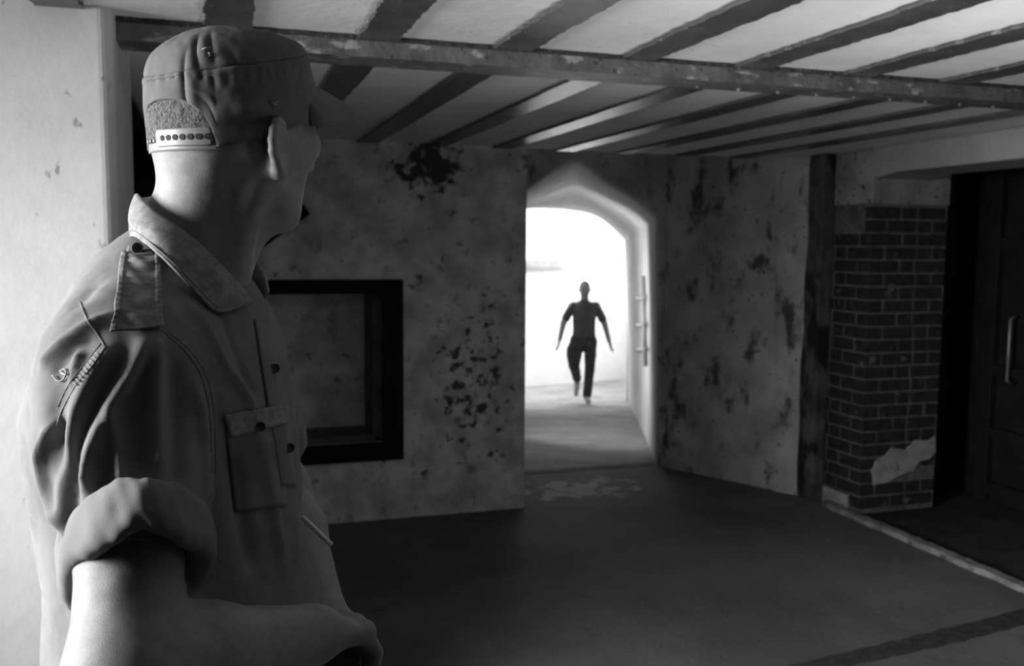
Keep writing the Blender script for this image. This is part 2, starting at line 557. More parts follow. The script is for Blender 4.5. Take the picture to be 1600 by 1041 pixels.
# tilted dark board hung on the back wall behind the man's chin
bd = bmesh.new()
c0 = Vector((0.541, 0, 1.815)); c1 = Vector((0.242, 0, 1.596))
ax = (c1 - c0).normalized(); pe = Vector((-ax.z, 0, ax.x))
if pe.z < 0: pe = -pe
q = [c0, c1, c1 + pe * 0.14, c0 + pe * 0.14]
vs0 = [bd.verts.new(p + Vector((0, YB - 0.03, 0))) for p in q]
vs1 = [bd.verts.new(p + Vector((0, YB - 0.001, 0))) for p in q]
bd.faces.new(vs0); bd.faces.new(vs1[::-1])
for i in range(4):
    bd.faces.new((vs0[i], vs0[(i + 1) % 4], vs1[(i + 1) % 4], vs1[i]))
bmesh.ops.recalc_face_normals(bd, faces=bd.faces)
o = link('board', bd, M['dark'], None, bevel=0.003)
tag(o, 'tilted black board on the back wall, half hidden behind the man\'s chin', 'board')

# ------------------------------------------------------------------ passage and yard
def cw(u, d, z):
    """point given by sideways offset u and distance d from the camera's foot"""
    p = R0 * u + F0 * d
    return Vector((p.x, p.y, z))


fr_rows = []
# floor of the passage: falls away from the threshold, then level
a0, a1 = Vector((1.6, 6.2, 0)), Vector((3.5, 6.2, 0))
b0, b1 = cw(-0.6, 13.4, -0.63), cw(2.6, 13.4, -0.63)
e0, e1 = cw(-2.5, 16.9, -0.66), cw(3.2, 16.9, -0.66)
for k in range(25):
    t_ = k / 24
    zz = -0.63 * (t_ * 0.96 + 0.04 * t_ * t_)
    fr_rows.append([a0.lerp(b0, t_).lerp(a1.lerp(b1, t_), i / 12) for i in range(13)])
for k in range(1, 7):
    t_ = k / 6
    fr_rows.append([b0.lerp(e0, t_).lerp(b1.lerp(e1, t_), i / 12) for i in range(13)])
pf = grid_mesh('floor_passage', fr_rows, M['ramp'], smooth=True)
md = pf.modifiers.new('thickness', 'SOLIDIFY'); md.thickness = 0.15; md.offset = -1
tag(pf, kind=S)
# passage shell lofted from the arch to its far end
endo = {}
near = [(x, AY + 0.03, z) for x, z in dens]
DE = 13.7
farpts = [(983, 640), (980, 500), (975, 375), (966, 366), (955, 355), (946, 348), (936, 341), (925, 336), (912, 332), (898, 330), (884, 328), (868, 327),
          (850, 326), (832, 326), (812, 328), (795, 335), (795, 500), (795, 640)]


def unproj_d(px, py, d):
    r = FW + RT * ((px - 800) / FPX) - U2 * ((py - 520.5) / FPX)
    return Vector((0, 0, CAM_H)) + r * (d / r.dot(F0))


fard = []
fp = [unproj_d(px, py, DE - (983 - px) * 0.004) for px, py in farpts]
for i in range(len(fp) - 1):
    for k in range(4):
        fard.append(fp[i].lerp(fp[i + 1], k / 4))
fard.append(fp[-1])
rows = []
NS = 20
for k in range(NS + 1):
    t_ = k / NS
    r = []
    for i, (a, b) in enumerate(zip(near, fard)):
        p = Vector(a).lerp(b, t_)
        if i < 2 or i > len(near) - 3:
            p.z -= 0.15
        r.append(p)
    rows.append(r)
ps = grid_mesh('wall_vault', rows, M['plaster_passage'], smooth=True)
md = ps.modifiers.new('thickness', 'SOLIDIFY'); md.thickness = 0.2; md.offset = -1
tag(ps, kind=S)
# the right wall runs on beyond the vault to the yard wall
rw0 = Vector((fp[1].x, fp[1].y, 0)); rw1 = Vector((6.825, 14.62, 0))
ext = (rw1 - rw0).normalized()
sd = Vector((ext.y, -ext.x, 0))
q = [rw0 - ext * 0.1, rw1 + ext * 0.3, rw1 + ext * 0.3 + sd * 0.3, rw0 - ext * 0.1 + sd * 0.3]
tag(extrude_poly('wall_yard_side', [p + Vector((0, 0, -0.8)) for p in q], (0, 0, 2.6), M['plaster_yard']), kind=S)
# yard end wall
ea, eb = Vector((4.864, 14.139, 0)), Vector((6.825, 14.607, 0))
ed = (eb - ea).normalized()
en = Vector((-ed.y, ed.x, 0))
q = [ea - ed * 4, eb + ed * 3, eb + ed * 3 + en * 0.3, ea - ed * 4 + en * 0.3]
tag(extrude_poly('wall_yard', [p + Vector((0, 0, -0.8)) for p in q], (0, 0, 5.0), M['plaster_yard']), kind=S)
# ledge on the yard wall, its grey standing for shade under a coping
q = [ea - ed * 3.5, ea + ed * 0.66, ea + ed * 0.66 - en * 0.05, ea - ed * 3.5 - en * 0.05]
tag(extrude_poly('trim_5', [p + Vector((0, 0, 1.29)) for p in q], (0, 0, 0.13), mat('shade_grey_ledge', 0.35, 0.9, (5, 0.2))), kind=S)

# pipes and brackets on the right wall of the passage
pa, pb = Vector((3.17, 6.2, 0)), Vector((6.825, 14.607, 0))


def on_wall(px, py, off=0.03):
    """a spot on the passage's right wall"""
    r = FW + RT * ((px - 800) / FPX) - U2 * ((py - 520.5) / FPX)
    nn_ = Vector((near[8][1] * 0, 0, 0))
    k = [i for i in range(len(near)) if i == 4][0]
    a_, b_ = Vector(near[k]), fard[k]
    c_ = Vector(near[k + 3])
    nrm_ = (b_ - a_).cross(c_ - a_).normalized()
    if nrm_.dot(R0) > 0: nrm_ = -nrm_
    o_ = Vector((0, 0, CAM_H))
    p = o_ + r * ((a_ - o_).dot(nrm_) / r.dot(nrm_))
    return p + nrm_ * off, nrm_


rack = empty('wall_pipe', (0, 0, 0))
(pt, wn), (pb_, _) = on_wall(1010, 432), on_wall(1014, 572)
bm = bmesh.new(); tube_bm(bm, [pt, pb_], 0.020, 12)
pipe_m = mat('grey_pipe_paint', 0.40, 0.6, (9, 0.2))
link('pipe', bm, pipe_m, rack, True)
for y in (465, 507, 545):
    c, _ = on_wall(1011 + (y - 432) * 0.03, y)
    e_, _ = on_wall(995, y + 2)
    bm = bmesh.new(); tube_bm(bm, [c, c.lerp(e_, 0.5) + wn * 0.02, e_ - wn * 0.02], 0.018, 10)
    link('bracket', bm, pipe_m, rack, True)
tag(rack, 'vertical grey pipe with three short brackets on the passage\'s right wall', 'pipe')
# ------------------------------------------------------------------ implicit-surface modelling tools
def seglen(a, b):
    return float(np.linalg.norm(np.array(a) - np.array(b)))


class Field:
    """smooth union / subtraction of rounded solids, meshed by surface nets"""

    def __init__(self):
        self.ops = []

    def add(self, f, lo, hi, k=0.015, op='u'):
        self.ops.append((f, np.array(lo, float), np.array(hi, float), k, op))

    def caps(self, a, b, r1, r2, k=0.015, op='u'):
        a, b = np.array(a, float), np.array(b, float)
        ba = b - a
        bb = float(ba @ ba) + 1e-12

        def f(x, y, z):
            px, py, pz = x - a[0], y - a[1], z - a[2]
            h = np.clip((px * ba[0] + py * ba[1] + pz * ba[2]) / bb, 0, 1)
            return np.sqrt((px - ba[0] * h) ** 2 + (py - ba[1] * h) ** 2 + (pz - ba[2] * h) ** 2) - (r1 + (r2 - r1) * h)
        r = max(r1, r2)
        self.add(f, np.minimum(a, b) - r, np.maximum(a, b) + r, k, op)

    def chain(self, pts, rs, k=0.008, op='u'):
        for i in range(len(pts) - 1):
            self.caps(pts[i], pts[i + 1], rs[i], rs[i + 1], k if i == 0 else min(k, 0.004), op)

    def ell(self, c, r, R=None, k=0.015, op='u'):
        c, r = np.array(c, float), np.array(r, float)
        R = np.eye(3) if R is None else np.array(R, float)     # rows: local axes

        def f(x, y, z):
            px, py, pz = x - c[0], y - c[1], z - c[2]
            q = [R[i][0] * px + R[i][1] * py + R[i][2] * pz for i in range(3)]
            k0 = np.sqrt((q[0] / r[0]) ** 2 + (q[1] / r[1]) ** 2 + (q[2] / r[2]) ** 2)
            k1 = np.sqrt((q[0] / r[0] ** 2) ** 2 + (q[1] / r[1] ** 2) ** 2 + (q[2] / r[2] ** 2) ** 2)
            return k0 * (k0 - 1) / np.maximum(k1, 1e-6)
        m_ = r.max()
        self.add(f, c - m_, c + m_, k, op)

    def stack(self, tab, k=0.02, power=2.4):
        """upright solid from a table of (z, centre x, centre y, half x, half y)"""
        T = np.array(sorted(tab), float)

        def f(x, y, z):
            zc = np.clip(z, T[0, 0], T[-1, 0])
            cx, cy, ax, ay = (np.interp(zc, T[:, 0], T[:, j]) for j in (1, 2, 3, 4))
            q = (np.abs((x - cx) / ax) ** power + np.abs((y - cy) / ay) ** power) ** (1 / power)
            d1 = (q - 1) * np.minimum(ax, ay)
            d2 = np.abs(z - zc)
            return np.where(d2 > 0, np.sqrt(np.maximum(d1, 0) ** 2 + d2 ** 2) + np.minimum(d1, 0), np.maximum(d1, np.maximum(T[0, 0] - z, z - T[-1, 0])))
        lo = [(T[:, 1] - T[:, 3]).min(), (T[:, 2] - T[:, 4]).min(), T[0, 0]]
        hi = [(T[:, 1] + T[:, 3]).max(), (T[:, 2] + T[:, 4]).max(), T[-1, 0]]
        self.add(f, lo, hi, k)

    def comb(self, D, d, k, op):
        if op == 's':
            h = np.maximum(k - np.abs(D + d), 0) / k
            return np.maximum(D, -d) + h * h * k * 0.25
        h = np.maximum(k - np.abs(D - d), 0) / k
        return np.minimum(D, d) - h * h * k * 0.25

    def at(self, P):
        D = np.full(len(P), 1.0)
        for f, lo, hi, k, op in self.ops:
            D = self.comb(D, f(P[:, 0], P[:, 1], P[:, 2]), k, op)
        return D

    def grad(self, P, e=0.0008):
        g = np.stack([self.at(P + np.eye(3)[i] * e) - self.at(P - np.eye(3)[i] * e) for i in range(3)], 1) / (2 * e)
        return g

    def normal(self, P, e=0.0015):
        g = self.grad(P, e)
        return g / np.maximum(np.linalg.norm(g, axis=1, keepdims=True), 1e-6)

    def mesh(self, vox, iso=0.0, lo=None, hi=None):
        L_ = np.min([o[1] for o in self.ops if o[4] == 'u'], 0) - 3 * vox - iso
        H_ = np.max([o[2] for o in self.ops if o[4] == 'u'], 0) + 3 * vox + iso
        if lo is not None: L_ = np.maximum(L_, lo)
        if hi is not None: H_ = np.minimum(H_, hi)
        n = np.ceil((H_ - L_) / vox).astype(int) + 1
        ax = [(L_[i] + vox * np.arange(n[i])).astype(np.float32) for i in range(3)]
        D = np.ones(n, np.float32)
        for f, a, b, k, op in self.ops:
            mg = max(k, 0.01) + 2.5 * vox + iso
            s0 = np.clip(((a - mg - L_) / vox).astype(int), 0, n)
            s1 = np.clip(((b + mg - L_) / vox).astype(int) + 2, 0, n)
            if np.any(s1 <= s0): continue
            sl = tuple(slice(s0[i], s1[i]) for i in range(3))
            X = ax[0][sl[0]][:, None, None]; Y = ax[1][sl[1]][None, :, None]; Z = ax[2][sl[2]][None, None, :]
            D[sl] = self.comb(D[sl], f(X, Y, Z).astype(np.float32), k, op)
        D -= iso
        sg = D < 0
        c = np.zeros(np.array(n) - 1, np.int8)
        for i in (0, 1):
            for j in (0, 1):
                for q in (0, 1):
                    c += sg[i:n[0] - 1 + i, j:n[1] - 1 + j, q:n[2] - 1 + q]
        act = (c > 0) & (c < 8)
        idx = np.argwhere(act)
        vid = np.full(act.shape, -1, np.int64)
        vid[act] = np.arange(len(idx))
        pos = np.zeros((len(idx), 3)); cnt = np.zeros(len(idx))
        cor = [(i, j, q) for i in (0, 1) for j in (0, 1) for q in (0, 1)]
        for A in cor:
            for ax_ in range(3):
                if A[ax_]: continue
                B = list(A); B[ax_] = 1
                ia, ib = idx + np.array(A), idx + np.array(B)
                da, db = D[tuple(ia.T)], D[tuple(ib.T)]
                mk = (da < 0) != (db < 0)
                t = np.where(mk, da / np.where(mk, da - db, 1), 0)
                p = ia + (np.array(B) - np.array(A)) * t[:, None]
                pos += p * mk[:, None]; cnt += mk
        V = L_ + (pos / cnt[:, None]) * vox
        F = []
        for a_ in range(3):
            b_, c_ = (a_ + 1) % 3, (a_ + 2) % 3
            s0 = [slice(None)] * 3; s1 = [slice(None)] * 3
            s0[a_] = slice(0, n[a_] - 1); s1[a_] = slice(1, n[a_])
            for s in (s0, s1):
                s[b_] = slice(1, n[b_] - 1); s[c_] = slice(1, n[c_] - 1)
            ga, gb = sg[tuple(s0)], sg[tuple(s1)]
            e = np.argwhere(ga != gb)
            if not len(e): continue
            fl = ga[tuple(e.T)]
            e = e.copy(); e[:, b_] += 1; e[:, c_] += 1
            q = []
            for db_, dc_ in ((-1, -1), (0, -1), (0, 0), (-1, 0)):
                t = e.copy(); t[:, b_] += db_; t[:, c_] += dc_
                q.append(vid[tuple(t.T)])
            q = np.stack(q, 1)
            q[~fl] = q[~fl][:, ::-1]
            F.append(q)
        F = np.concatenate(F)
        F = F[(F >= 0).all(1)]
        for _ in range(3):
            g = self.grad(V)
            gn = np.maximum((g * g).sum(1), 0.09)
            st = (-(self.at(V) - iso) / gn)[:, None] * g
            ln = np.linalg.norm(st, axis=1, keepdims=True)
            V = V + st * np.minimum(1, 0.6 * vox / np.maximum(ln, 1e-9))
        return V, F


def np_obj(name, V, F, mt, parent=None, smooth=True, off=(0, 0, 0)):
    me = bpy.data.meshes.new(name)
    V = np.asarray(V, np.float32) - np.array(off, np.float32)
    F = np.asarray(F)
    me.vertices.add(len(V)); me.vertices.foreach_set('co', V.ravel())
    me.loops.add(F.size); me.loops.foreach_set('vertex_index', F.ravel().astype(np.int32))
    me.polygons.add(len(F))
    me.polygons.foreach_set('loop_start', np.arange(0, F.size, F.shape[1], dtype=np.int32))
    me.polygons.foreach_set('loop_total', np.full(len(F), F.shape[1], np.int32))
    me.update(calc_edges=True)
    me.validate()
    me.polygons.foreach_set('use_smooth', [smooth] * len(me.polygons))
    o = bpy.data.objects.new(name, me)
    COL.objects.link(o)
    me.materials.append(mt)
    if parent: o.parent = parent
    return o


def vnoise(P, scale, seed=0):
    """smooth value noise in -1..1 at points P"""
    rng = np.random.default_rng(seed)
    tab = rng.uniform(-1, 1, (32, 32, 32))
    Q = P * scale
    i = np.floor(Q).astype(int); t = Q - i
    t = t * t * (3 - 2 * t)
    r = 0
    for a in (0, 1):
        for b in (0, 1):
            for c in (0, 1):
                wgt = (t[:, 0] if a else 1 - t[:, 0]) * (t[:, 1] if b else 1 - t[:, 1]) * (t[:, 2] if c else 1 - t[:, 2])
                r = r + wgt * tab[(i[:, 0] + a) % 32, (i[:, 1] + b) % 32, (i[:, 2] + c) % 32]
    return r


def poly_dist(P, pts):
    """distance of points to a polyline and position along it 0..1"""
    best = np.full(len(P), 9.0); par = np.zeros(len(P))
    n = len(pts) - 1
    for i in range(n):
        a, b = np.array(pts[i]), np.array(pts[i + 1])
        ba = b - a
        h = np.clip((P - a) @ ba / (ba @ ba + 1e-12), 0, 1)
        d = np.linalg.norm(P - a - h[:, None] * ba, axis=1)
        mk = d < best
        best = np.where(mk, d, best); par = np.where(mk, (i + h) / n, par)
    return best, par


def K(px, py, d):
    """place (sideways, distance, height), read off at a known distance from the camera's foot"""
    r = FW + RT * ((px - 800) / FPX) - U2 * ((py - 520.5) / FPX)
    p = r * (d / r.dot(F0))
    return np.array([p.dot(R0), d, p.z + CAM_H])


def smooth_line(pts, n=8):
    """Catmull-Rom through the points"""
    P = [np.array(p, float) for p in pts]
    P = [2 * P[0] - P[1]] + P + [2 * P[-1] - P[-2]]
    out = []
    for i in range(1, len(P) - 2):
        for k in range(n):
            t = k / n
            out.append(0.5 * ((2 * P[i]) + (-P[i - 1] + P[i + 1]) * t + (2 * P[i - 1] - 5 * P[i] + 4 * P[i + 1] - P[i + 2]) * t * t
                              + (-P[i - 1] + 3 * P[i] - 3 * P[i + 1] + P[i + 2]) * t ** 3))
    out.append(P[-2])
    return out


# ------------------------------------------------------------------ the man in the cap
ORG = np.array([-0.41, 1.10, 0.0])
man = empty('person', tuple(R0 * ORG[0] + F0 * ORG[1]), -YAW)
tag(man, 'man in a worn cap and rolled-sleeve shirt standing close by, seen from behind', 'person')

M['skin'] = mat('skin', 0.22, 0.55, (90, 0.12), (), 0.0, 900, spec=0.35, fine=0.35)
M['hair'] = mat('cropped_hair', 0.14, 0.8, (260, 0.6), (), 0.7, 420)
M['shirt'] = mat('worn_cotton_shirt', 0.20, 0.95, (16, 0.16), [(55, 0.66, 0.76, 0.28, 4, ONE)], 0.0, 1600, spec=0.15, fine=0.8)
M['shirt_trim'] = mat('faded_shirt_trim', 0.25, 0.95, (90, 0.3), (), 0.0, 900, spec=0.15, fine=0.9)
M['cap'] = mat('faded_cap_cloth', 0.14, 0.95, (14, 0.2), [(60, 0.66, 0.76, 0.15, 4, ONE)], 0.0, 1500, spec=0.15, fine=0.8)
M['plastic'] = mat('pale_strap_plastic', 0.22, 0.4, None, spec=0.5)
M['hole'] = mat('dark_hole', 0.02, 0.8)
M['thread'] = mat('frayed_thread', 0.30, 0.9)
M['trousers'] = mat('dark_trousers', 0.05, 0.95, (20, 0.3), (), 0, 800, fine=0.6)
M['leather'] = mat('dark_leather', 0.03, 0.6)

# head frame
PH = math.radians(31)
hf = np.array([math.sin(PH), math.cos(PH), 0.0])
hr = np.array([math.cos(PH), -math.sin(PH), 0.0])
hu = np.array([0, 0, 1.0])
# a slight nod
nod = math.radians(-3)
hf2 = hf * math.cos(nod) - hu * math.sin(nod)
hu2 = hu * math.cos(nod) + hf * math.sin(nod)
HR = np.array([hf2, hr, hu2])
HO = np.array([-0.331, 1.118, 1.779])


def hp(f, r, h):
    return HO + hf2 * f + hr * r + hu2 * h


B = Field()
B.ell(hp(-0.004, 0, 0.024), (0.091, 0.083, 0.082), HR, 0.02)
B.ell(hp(-0.050, 0, -0.006), (0.042, 0.060, 0.050), HR, 0.03)
B.ell(hp(0.038, 0, -0.022), (0.056, 0.062, 0.078), HR, 0.03)
B.ell(hp(0.036, 0, -0.085), (0.044, 0.041, 0.030), HR, 0.03)
B.ell(hp(0.070, 0, -0.103), (0.017, 0.022, 0.016), HR, 0.02)
for s in (-1, 1):
    B.caps(hp(0.000, 0.056 * s, -0.055), hp(0.048, 0.026 * s, -0.098), 0.015, 0.013, 0.02)      # jaw line
    B.ell(hp(0.060, 0.050 * s, -0.014), (0.024, 0.018, 0.020), HR, 0.02)                          # cheekbone
    B.caps(hp(0.088, 0.012 * s, 0.016), hp(0.070, 0.050 * s, 0.014), 0.009, 0.008, 0.012)         # brow
    B.ell(hp(0.094, 0.031 * s, -0.004), (0.012, 0.015, 0.010), HR, 0.010, 's')                    # eye socket
    B.ell(hp(0.080, 0.031 * s, -0.004), (0.0125, 0.0125, 0.0125), HR, 0.003)                      # eye
    B.ell(hp(0.108, 0.011 * s, -0.038), (0.009, 0.008, 0.007), HR, 0.006)                         # nostril wing
    # ear: rim, inner fold, lobe
    e0 = np.array([-0.014, 0.076 * s, -0.021])
    p1_, n1_ = np.array([-0.93, 0.37 * s, 0]), np.array([0.37, 0.93 * s, 0])
    ec = e0 + np.array([-0.004, 0.014 * s, 0.0])

    def ear_pt(a_, w_=0.019, h_=0.029, o_=0.0):
        t_ = math.radians(a_)
        q_ = ec + p1_ * (w_ * math.cos(t_) * (1.0 if math.sin(t_) > -0.2 else 0.75)) + n1_ * o_
        return hp(q_[0], q_[1], q_[2] + h_ * math.sin(t_))
    rim = [ear_pt(a_) for a_ in (165, 140, 115, 90, 65, 40, 15, -10, -35, -60, -85)]
    B.chain(rim, [0.0040, 0.0042, 0.0046, 0.0048, 0.0048, 0.0048, 0.0046, 0.0045, 0.0046, 0.0056, 0.0060], 0.005)
    inner = [ear_pt(a_, 0.010, 0.019) for a_ in (120, 80, 40, 0, -40, -80)]
    B.chain(inner, [0.004, 0.0045, 0.005, 0.005, 0.0045, 0.004], 0.005)
    ER_ = np.array([p1_[0] * hf2 + p1_[1] * hr, n1_[0] * hf2 + n1_[1] * hr, hu2])
    cc_ = ec + n1_ * -0.003
    B.ell(hp(*cc_), (0.0165, 0.0030, 0.028), ER_, 0.004)
    cb_ = e0 + np.array([0.000, 0.004, 0.0]) * [1, s, 1]
    B.ell(hp(*cb_), (0.012, 0.011, 0.021), HR, 0.010)
    ch2 = ec + n1_ * 0.006 + p1_ * -0.002
    B.ell(hp(*ch2), (0.012, 0.0055, 0.018), ER_, 0.003, 's')
B.caps(hp(0.094, 0, 0.006), hp(0.117, 0, -0.034), 0.0075, 0.0115, 0.010)                          # nose
B.ell(hp(0.086, 0, -0.060), (0.012, 0.018, 0.005), HR, 0.006)
B.ell(hp(0.083, 0, -0.070), (0.012, 0.016, 0.006), HR, 0.006)
B.ell(hp(0.097, 0, -0.0648), (0.008, 0.022, 0.0016), HR, 0.003, 's')
# neck
B.caps(hp(-0.030, 0, -0.030), (-0.383, 1.10, 1.62), 0.055, 0.060, 0.03)
B.caps((-0.383, 1.10, 1.64), (-0.400, 1.10, 1.54), 0.061, 0.072, 0.02)
B.caps(hp(-0.02, 0.058, -0.048), (-0.335, 1.085, 1.585), 0.013, 0.012, 0.03)                     # side cord of the neck
B.caps(hp(0.02, 0.0, -0.10), (-0.345, 1.10, 1.60), 0.026, 0.020, 0.025)                          # throat
for s in (-1, 1):
    B.caps((-0.415, 1.10 - 0.02 * s, 1.63), (-0.405, 1.10 - 0.13 * s, 1.515), 0.024, 0.034, 0.04)
# torso under the shirt
B.stack([(0.86, -0.42, 1.10, 0.115, 0.165), (1.0, -0.42, 1.10, 0.12, 0.17), (1.15, -0.41, 1.10, 0.125, 0.155), (1.35, -0.42, 1.10, 0.125, 0.165), (1.48, -0.42, 1.10, 0.115, 0.165), (1.55, -0.41, 1.10, 0.08, 0.11)], 0.03)
# arms
SR, ER, WR = np.array([-0.395, 0.955, 1.505]), np.array([-0.342, 0.800, 1.256]), np.array([-0.222, 1.000, 1.214])
SL, EL, WL = np.array([-0.400, 1.245, 1.505]), np.array([-0.350, 1.340, 1.285]), np.array([-0.238, 1.165, 1.160])
for S_, E_, W_ in ((SR, ER, WR), (SL, EL, WL)):
    B.caps(S_, S_ + (E_ - S_) * 0.5, 0.050, 0.046, 0.04)
    B.caps(S_ + (E_ - S_) * 0.45, E_, 0.048, 0.049, 0.03)
    g_ = 1.16 if S_ is SR else 1.0
    B.caps(E_, E_ + (W_ - E_) * 0.35, 0.046 * g_, 0.048 * g_, 0.03)
    B.caps(E_ + (W_ - E_) * 0.35, W_, 0.048 * g_, 0.028 * g_, 0.02)


def hand(W_, fwd, dn, side, sgn):
    """palm, four bent fingers and a thumb; fwd along the hand, dn where the fingers bend to, side across the palm"""
    fwd, dn, side = (np.array(v, float) / np.linalg.norm(v) for v in (fwd, dn, side))
    Kc = W_ + fwd * 0.075
    B.caps(W_, W_ + fwd * 0.02, 0.026, 0.024, 0.02)
    for i, o in enumerate((-0.030, -0.010, 0.010, 0.029)):
        base = Kc + side * o * 1.0 + dn * (0.004 * abs(i - 1.2)) - fwd * (0.0, -0.004, 0.0, 0.008)[i]
        B.caps(W_ + side * o * 0.55 + fwd * 0.012, base, 0.015, 0.0125, 0.014)
        L_ = (0.040, 0.044, 0.041, 0.033)[i]
        p1 = base + (fwd * 0.62 + dn * 0.78) * L_
        p2 = p1 + (dn * 0.95 - fwd * 0.30) * L_ * 0.66
        p3 = p2 + (dn * 0.45 - fwd * 0.90) * L_ * 0.55
        B.caps(base, p1, 0.0100, 0.0090, 0.006)
        B.caps(p1, p2, 0.0090, 0.0082, 0.003)
        B.caps(p2, p3, 0.0082, 0.0068, 0.003)
        B.ell(base - dn * 0.006, (0.011, 0.011, 0.009), None, 0.008)
    t0 = W_ + side * sgn * 0.022 + fwd * 0.018
    t1 = t0 + side * sgn * 0.020 + fwd * 0.028 + dn * 0.012
    t2 = t1 + fwd * 0.026 + dn * 0.016
    t3 = t2 + fwd * 0.018 + dn * 0.014 - side * sgn * 0.006
    B.caps(t0, t1, 0.0145, 0.0115, 0.012); B.caps(t1, t2, 0.0115, 0.0100, 0.004); B.caps(t2, t3, 0.0100, 0.0080, 0.003)


hand(WR, (0.34, 0.72, -0.16), (0.05, 0.0, -1.0), (0.75, -0.45, 0.1), -1)
hand(WL, (0.35, -0.85, -0.28), (-0.35, -0.1, -1.0), (0.9, 0.35, 0.1), 1)

V, F = B.mesh(0.0036)
nrm = B.normal(V)
disp = 0.0006 * vnoise(V, 60, 1)
# tendon of the neck and creases at the nape
for pts, A, wd in (([K(295, 300, 1.05), K(325, 335, 1.05), K(345, 362, 1.05)], -0.0012, 0.0022),
                   ([K(240, 300, 1.06), K(280, 318, 1.05), K(330, 330, 1.05)], -0.0008, 0.004)):
    d_, _ = poly_dist(V, pts)
    disp += A * np.exp(-(d_ / wd) ** 2)
V = V + nrm * disp[:, None]
body = np_obj('body', V, F, M['skin'], man, True, ORG)

# cropped hair: a thin layer over the back and sides of the skull
V, F = B.mesh(0.0036, iso=0.0014, lo=hp(0, 0, 0) - 0.14, hi=hp(0, 0, 0) + 0.14)
q = (V - HO) @ HR.T
line = np.where(q[:, 0] < 0.0, -0.012 + 0.016 * np.clip((q[:, 0] + 0.07) / 0.07, 0, 1), 0.004 - 0.028 * np.exp(-((q[:, 0] - 0.016) / 0.010) ** 2))
line = line + 0.002 * vnoise(V, 160, 4)
keepv = (q[:, 2] > line) & (q[:, 0] < 0.006) & (np.abs(q[:, 1]) < 0.0795)
V = V + B.normal(V) * (0.0010 * vnoise(V, 330, 5) + 0.0008 * vnoise(V, 700, 6))[:, None]
kf = keepv[F].all(1)
np_obj('hair', V, F[kf], M['hair'], man, True, ORG)
# ---- shirt
T = Field()
edge = [  # (row in the frame, back edge, front edge) of the shirt as measured at distance 1.08
    (352, 208, 262), (372, 182, 290), (400, 152, 335), (440, 128, 382), (490, 108, 408), (540, 92, 424), (590, 72, 434), (640, 56, 442), (690, 62, 448),
    (750, 72, 452), (820, 80, 456), (880, 88, 464), (920, 90, 478), (960, 90, 490), (1041, 92, 494), (1180, 98, 490), (1330, 105, 486)]
hw = [0.035, 0.055, 0.075, 0.115, 0.150, 0.172, 0.182, 0.186, 0.186, 0.184, 0.182, 0.180, 0.180, 0.180, 0.180, 0.182, 0.186]
tab = []
for (y, xb, xf), w_ in zip(edge, hw):
    a, b = K(xb, y, 1.08), K(xf, y, 1.08)
    tab.append((a[2], (a[0] + b[0]) / 2, 1.10, (b[0] - a[0]) / 2, w_))
T.stack(tab, 0.03, 2.2)
# near sleeve
CU = K(207, 842, 0.880)
T.caps(SR + np.array([0.0, 0.02, 0.005]), SR + np.array([-0.005, -0.01, -0.03]), 0.072, 0.074, 0.05)
ADn = (ER - SR) / np.linalg.norm(ER - SR)
ADn = ADn * [1, 0.55, 1] + np.array([-0.15, 0, 0])
ADn /= np.linalg.norm(ADn)


def trimmed(a, b, r1, r2, k):
    Q_ = Field(); Q_.caps(a, b, r1, r2)
    f0 = Q_.ops[0][0]

    def f(x, y, z):
        return np.maximum(f0(x, y, z), (x - CU[0]) * ADn[0] + (y - CU[1]) * ADn[1] + (z - CU[2]) * ADn[2] - 0.004)
    T.add(f, Q_.ops[0][1], Q_.ops[0][2], k)


trimmed(SR + np.array([-0.005, -0.012, -0.02]), CU + ADn * 0.02 + np.array([0.012, -0.008, 0]), 0.078, 0.066, 0.018)
trimmed(CU + np.array([-0.045, 0.02, 0.095]), CU + np.array([-0.006, 0.01, 0.03]), 0.052, 0.048, 0.02)
# far sleeve
T.caps(SL + np.array([0.0, -0.02, 0.005]), SL + (EL - SL) * 0.55, 0.070, 0.072, 0.03)
for s in (-1, 1):
    T.caps((-0.425, 1.10 - 0.03 * s, 1.590), (-0.405, 1.10 - 0.15 * s, 1.530), 0.042, 0.062, 0.05)
V, F = T.mesh(0.0036)
NN = T.normal(V)
TT = T          # keep for draping


def on_shirt(px, py, off=0.0, d0=0.78, d1=1.2, n=260):
    """the spot of the shirt's surface seen in that direction, lifted by off"""
    ds = np.linspace(d0, d1, n)
    P = np.array([K(px, py, d) for d in ds])
    s = TT.at(P)
    i = np.argmax(s < 0)
    if s[i] >= 0:
        i = int(np.argmin(s))
        return P[i]
    a, b = P[max(i - 1, 0)], P[i]
    for _ in range(12):
        m_ = (a + b) / 2
        if TT.at(m_[None])[0] < 0: b = m_
        else: a = m_
    p = (a + b) / 2
    return p + TT.normal(p[None])[0] * off


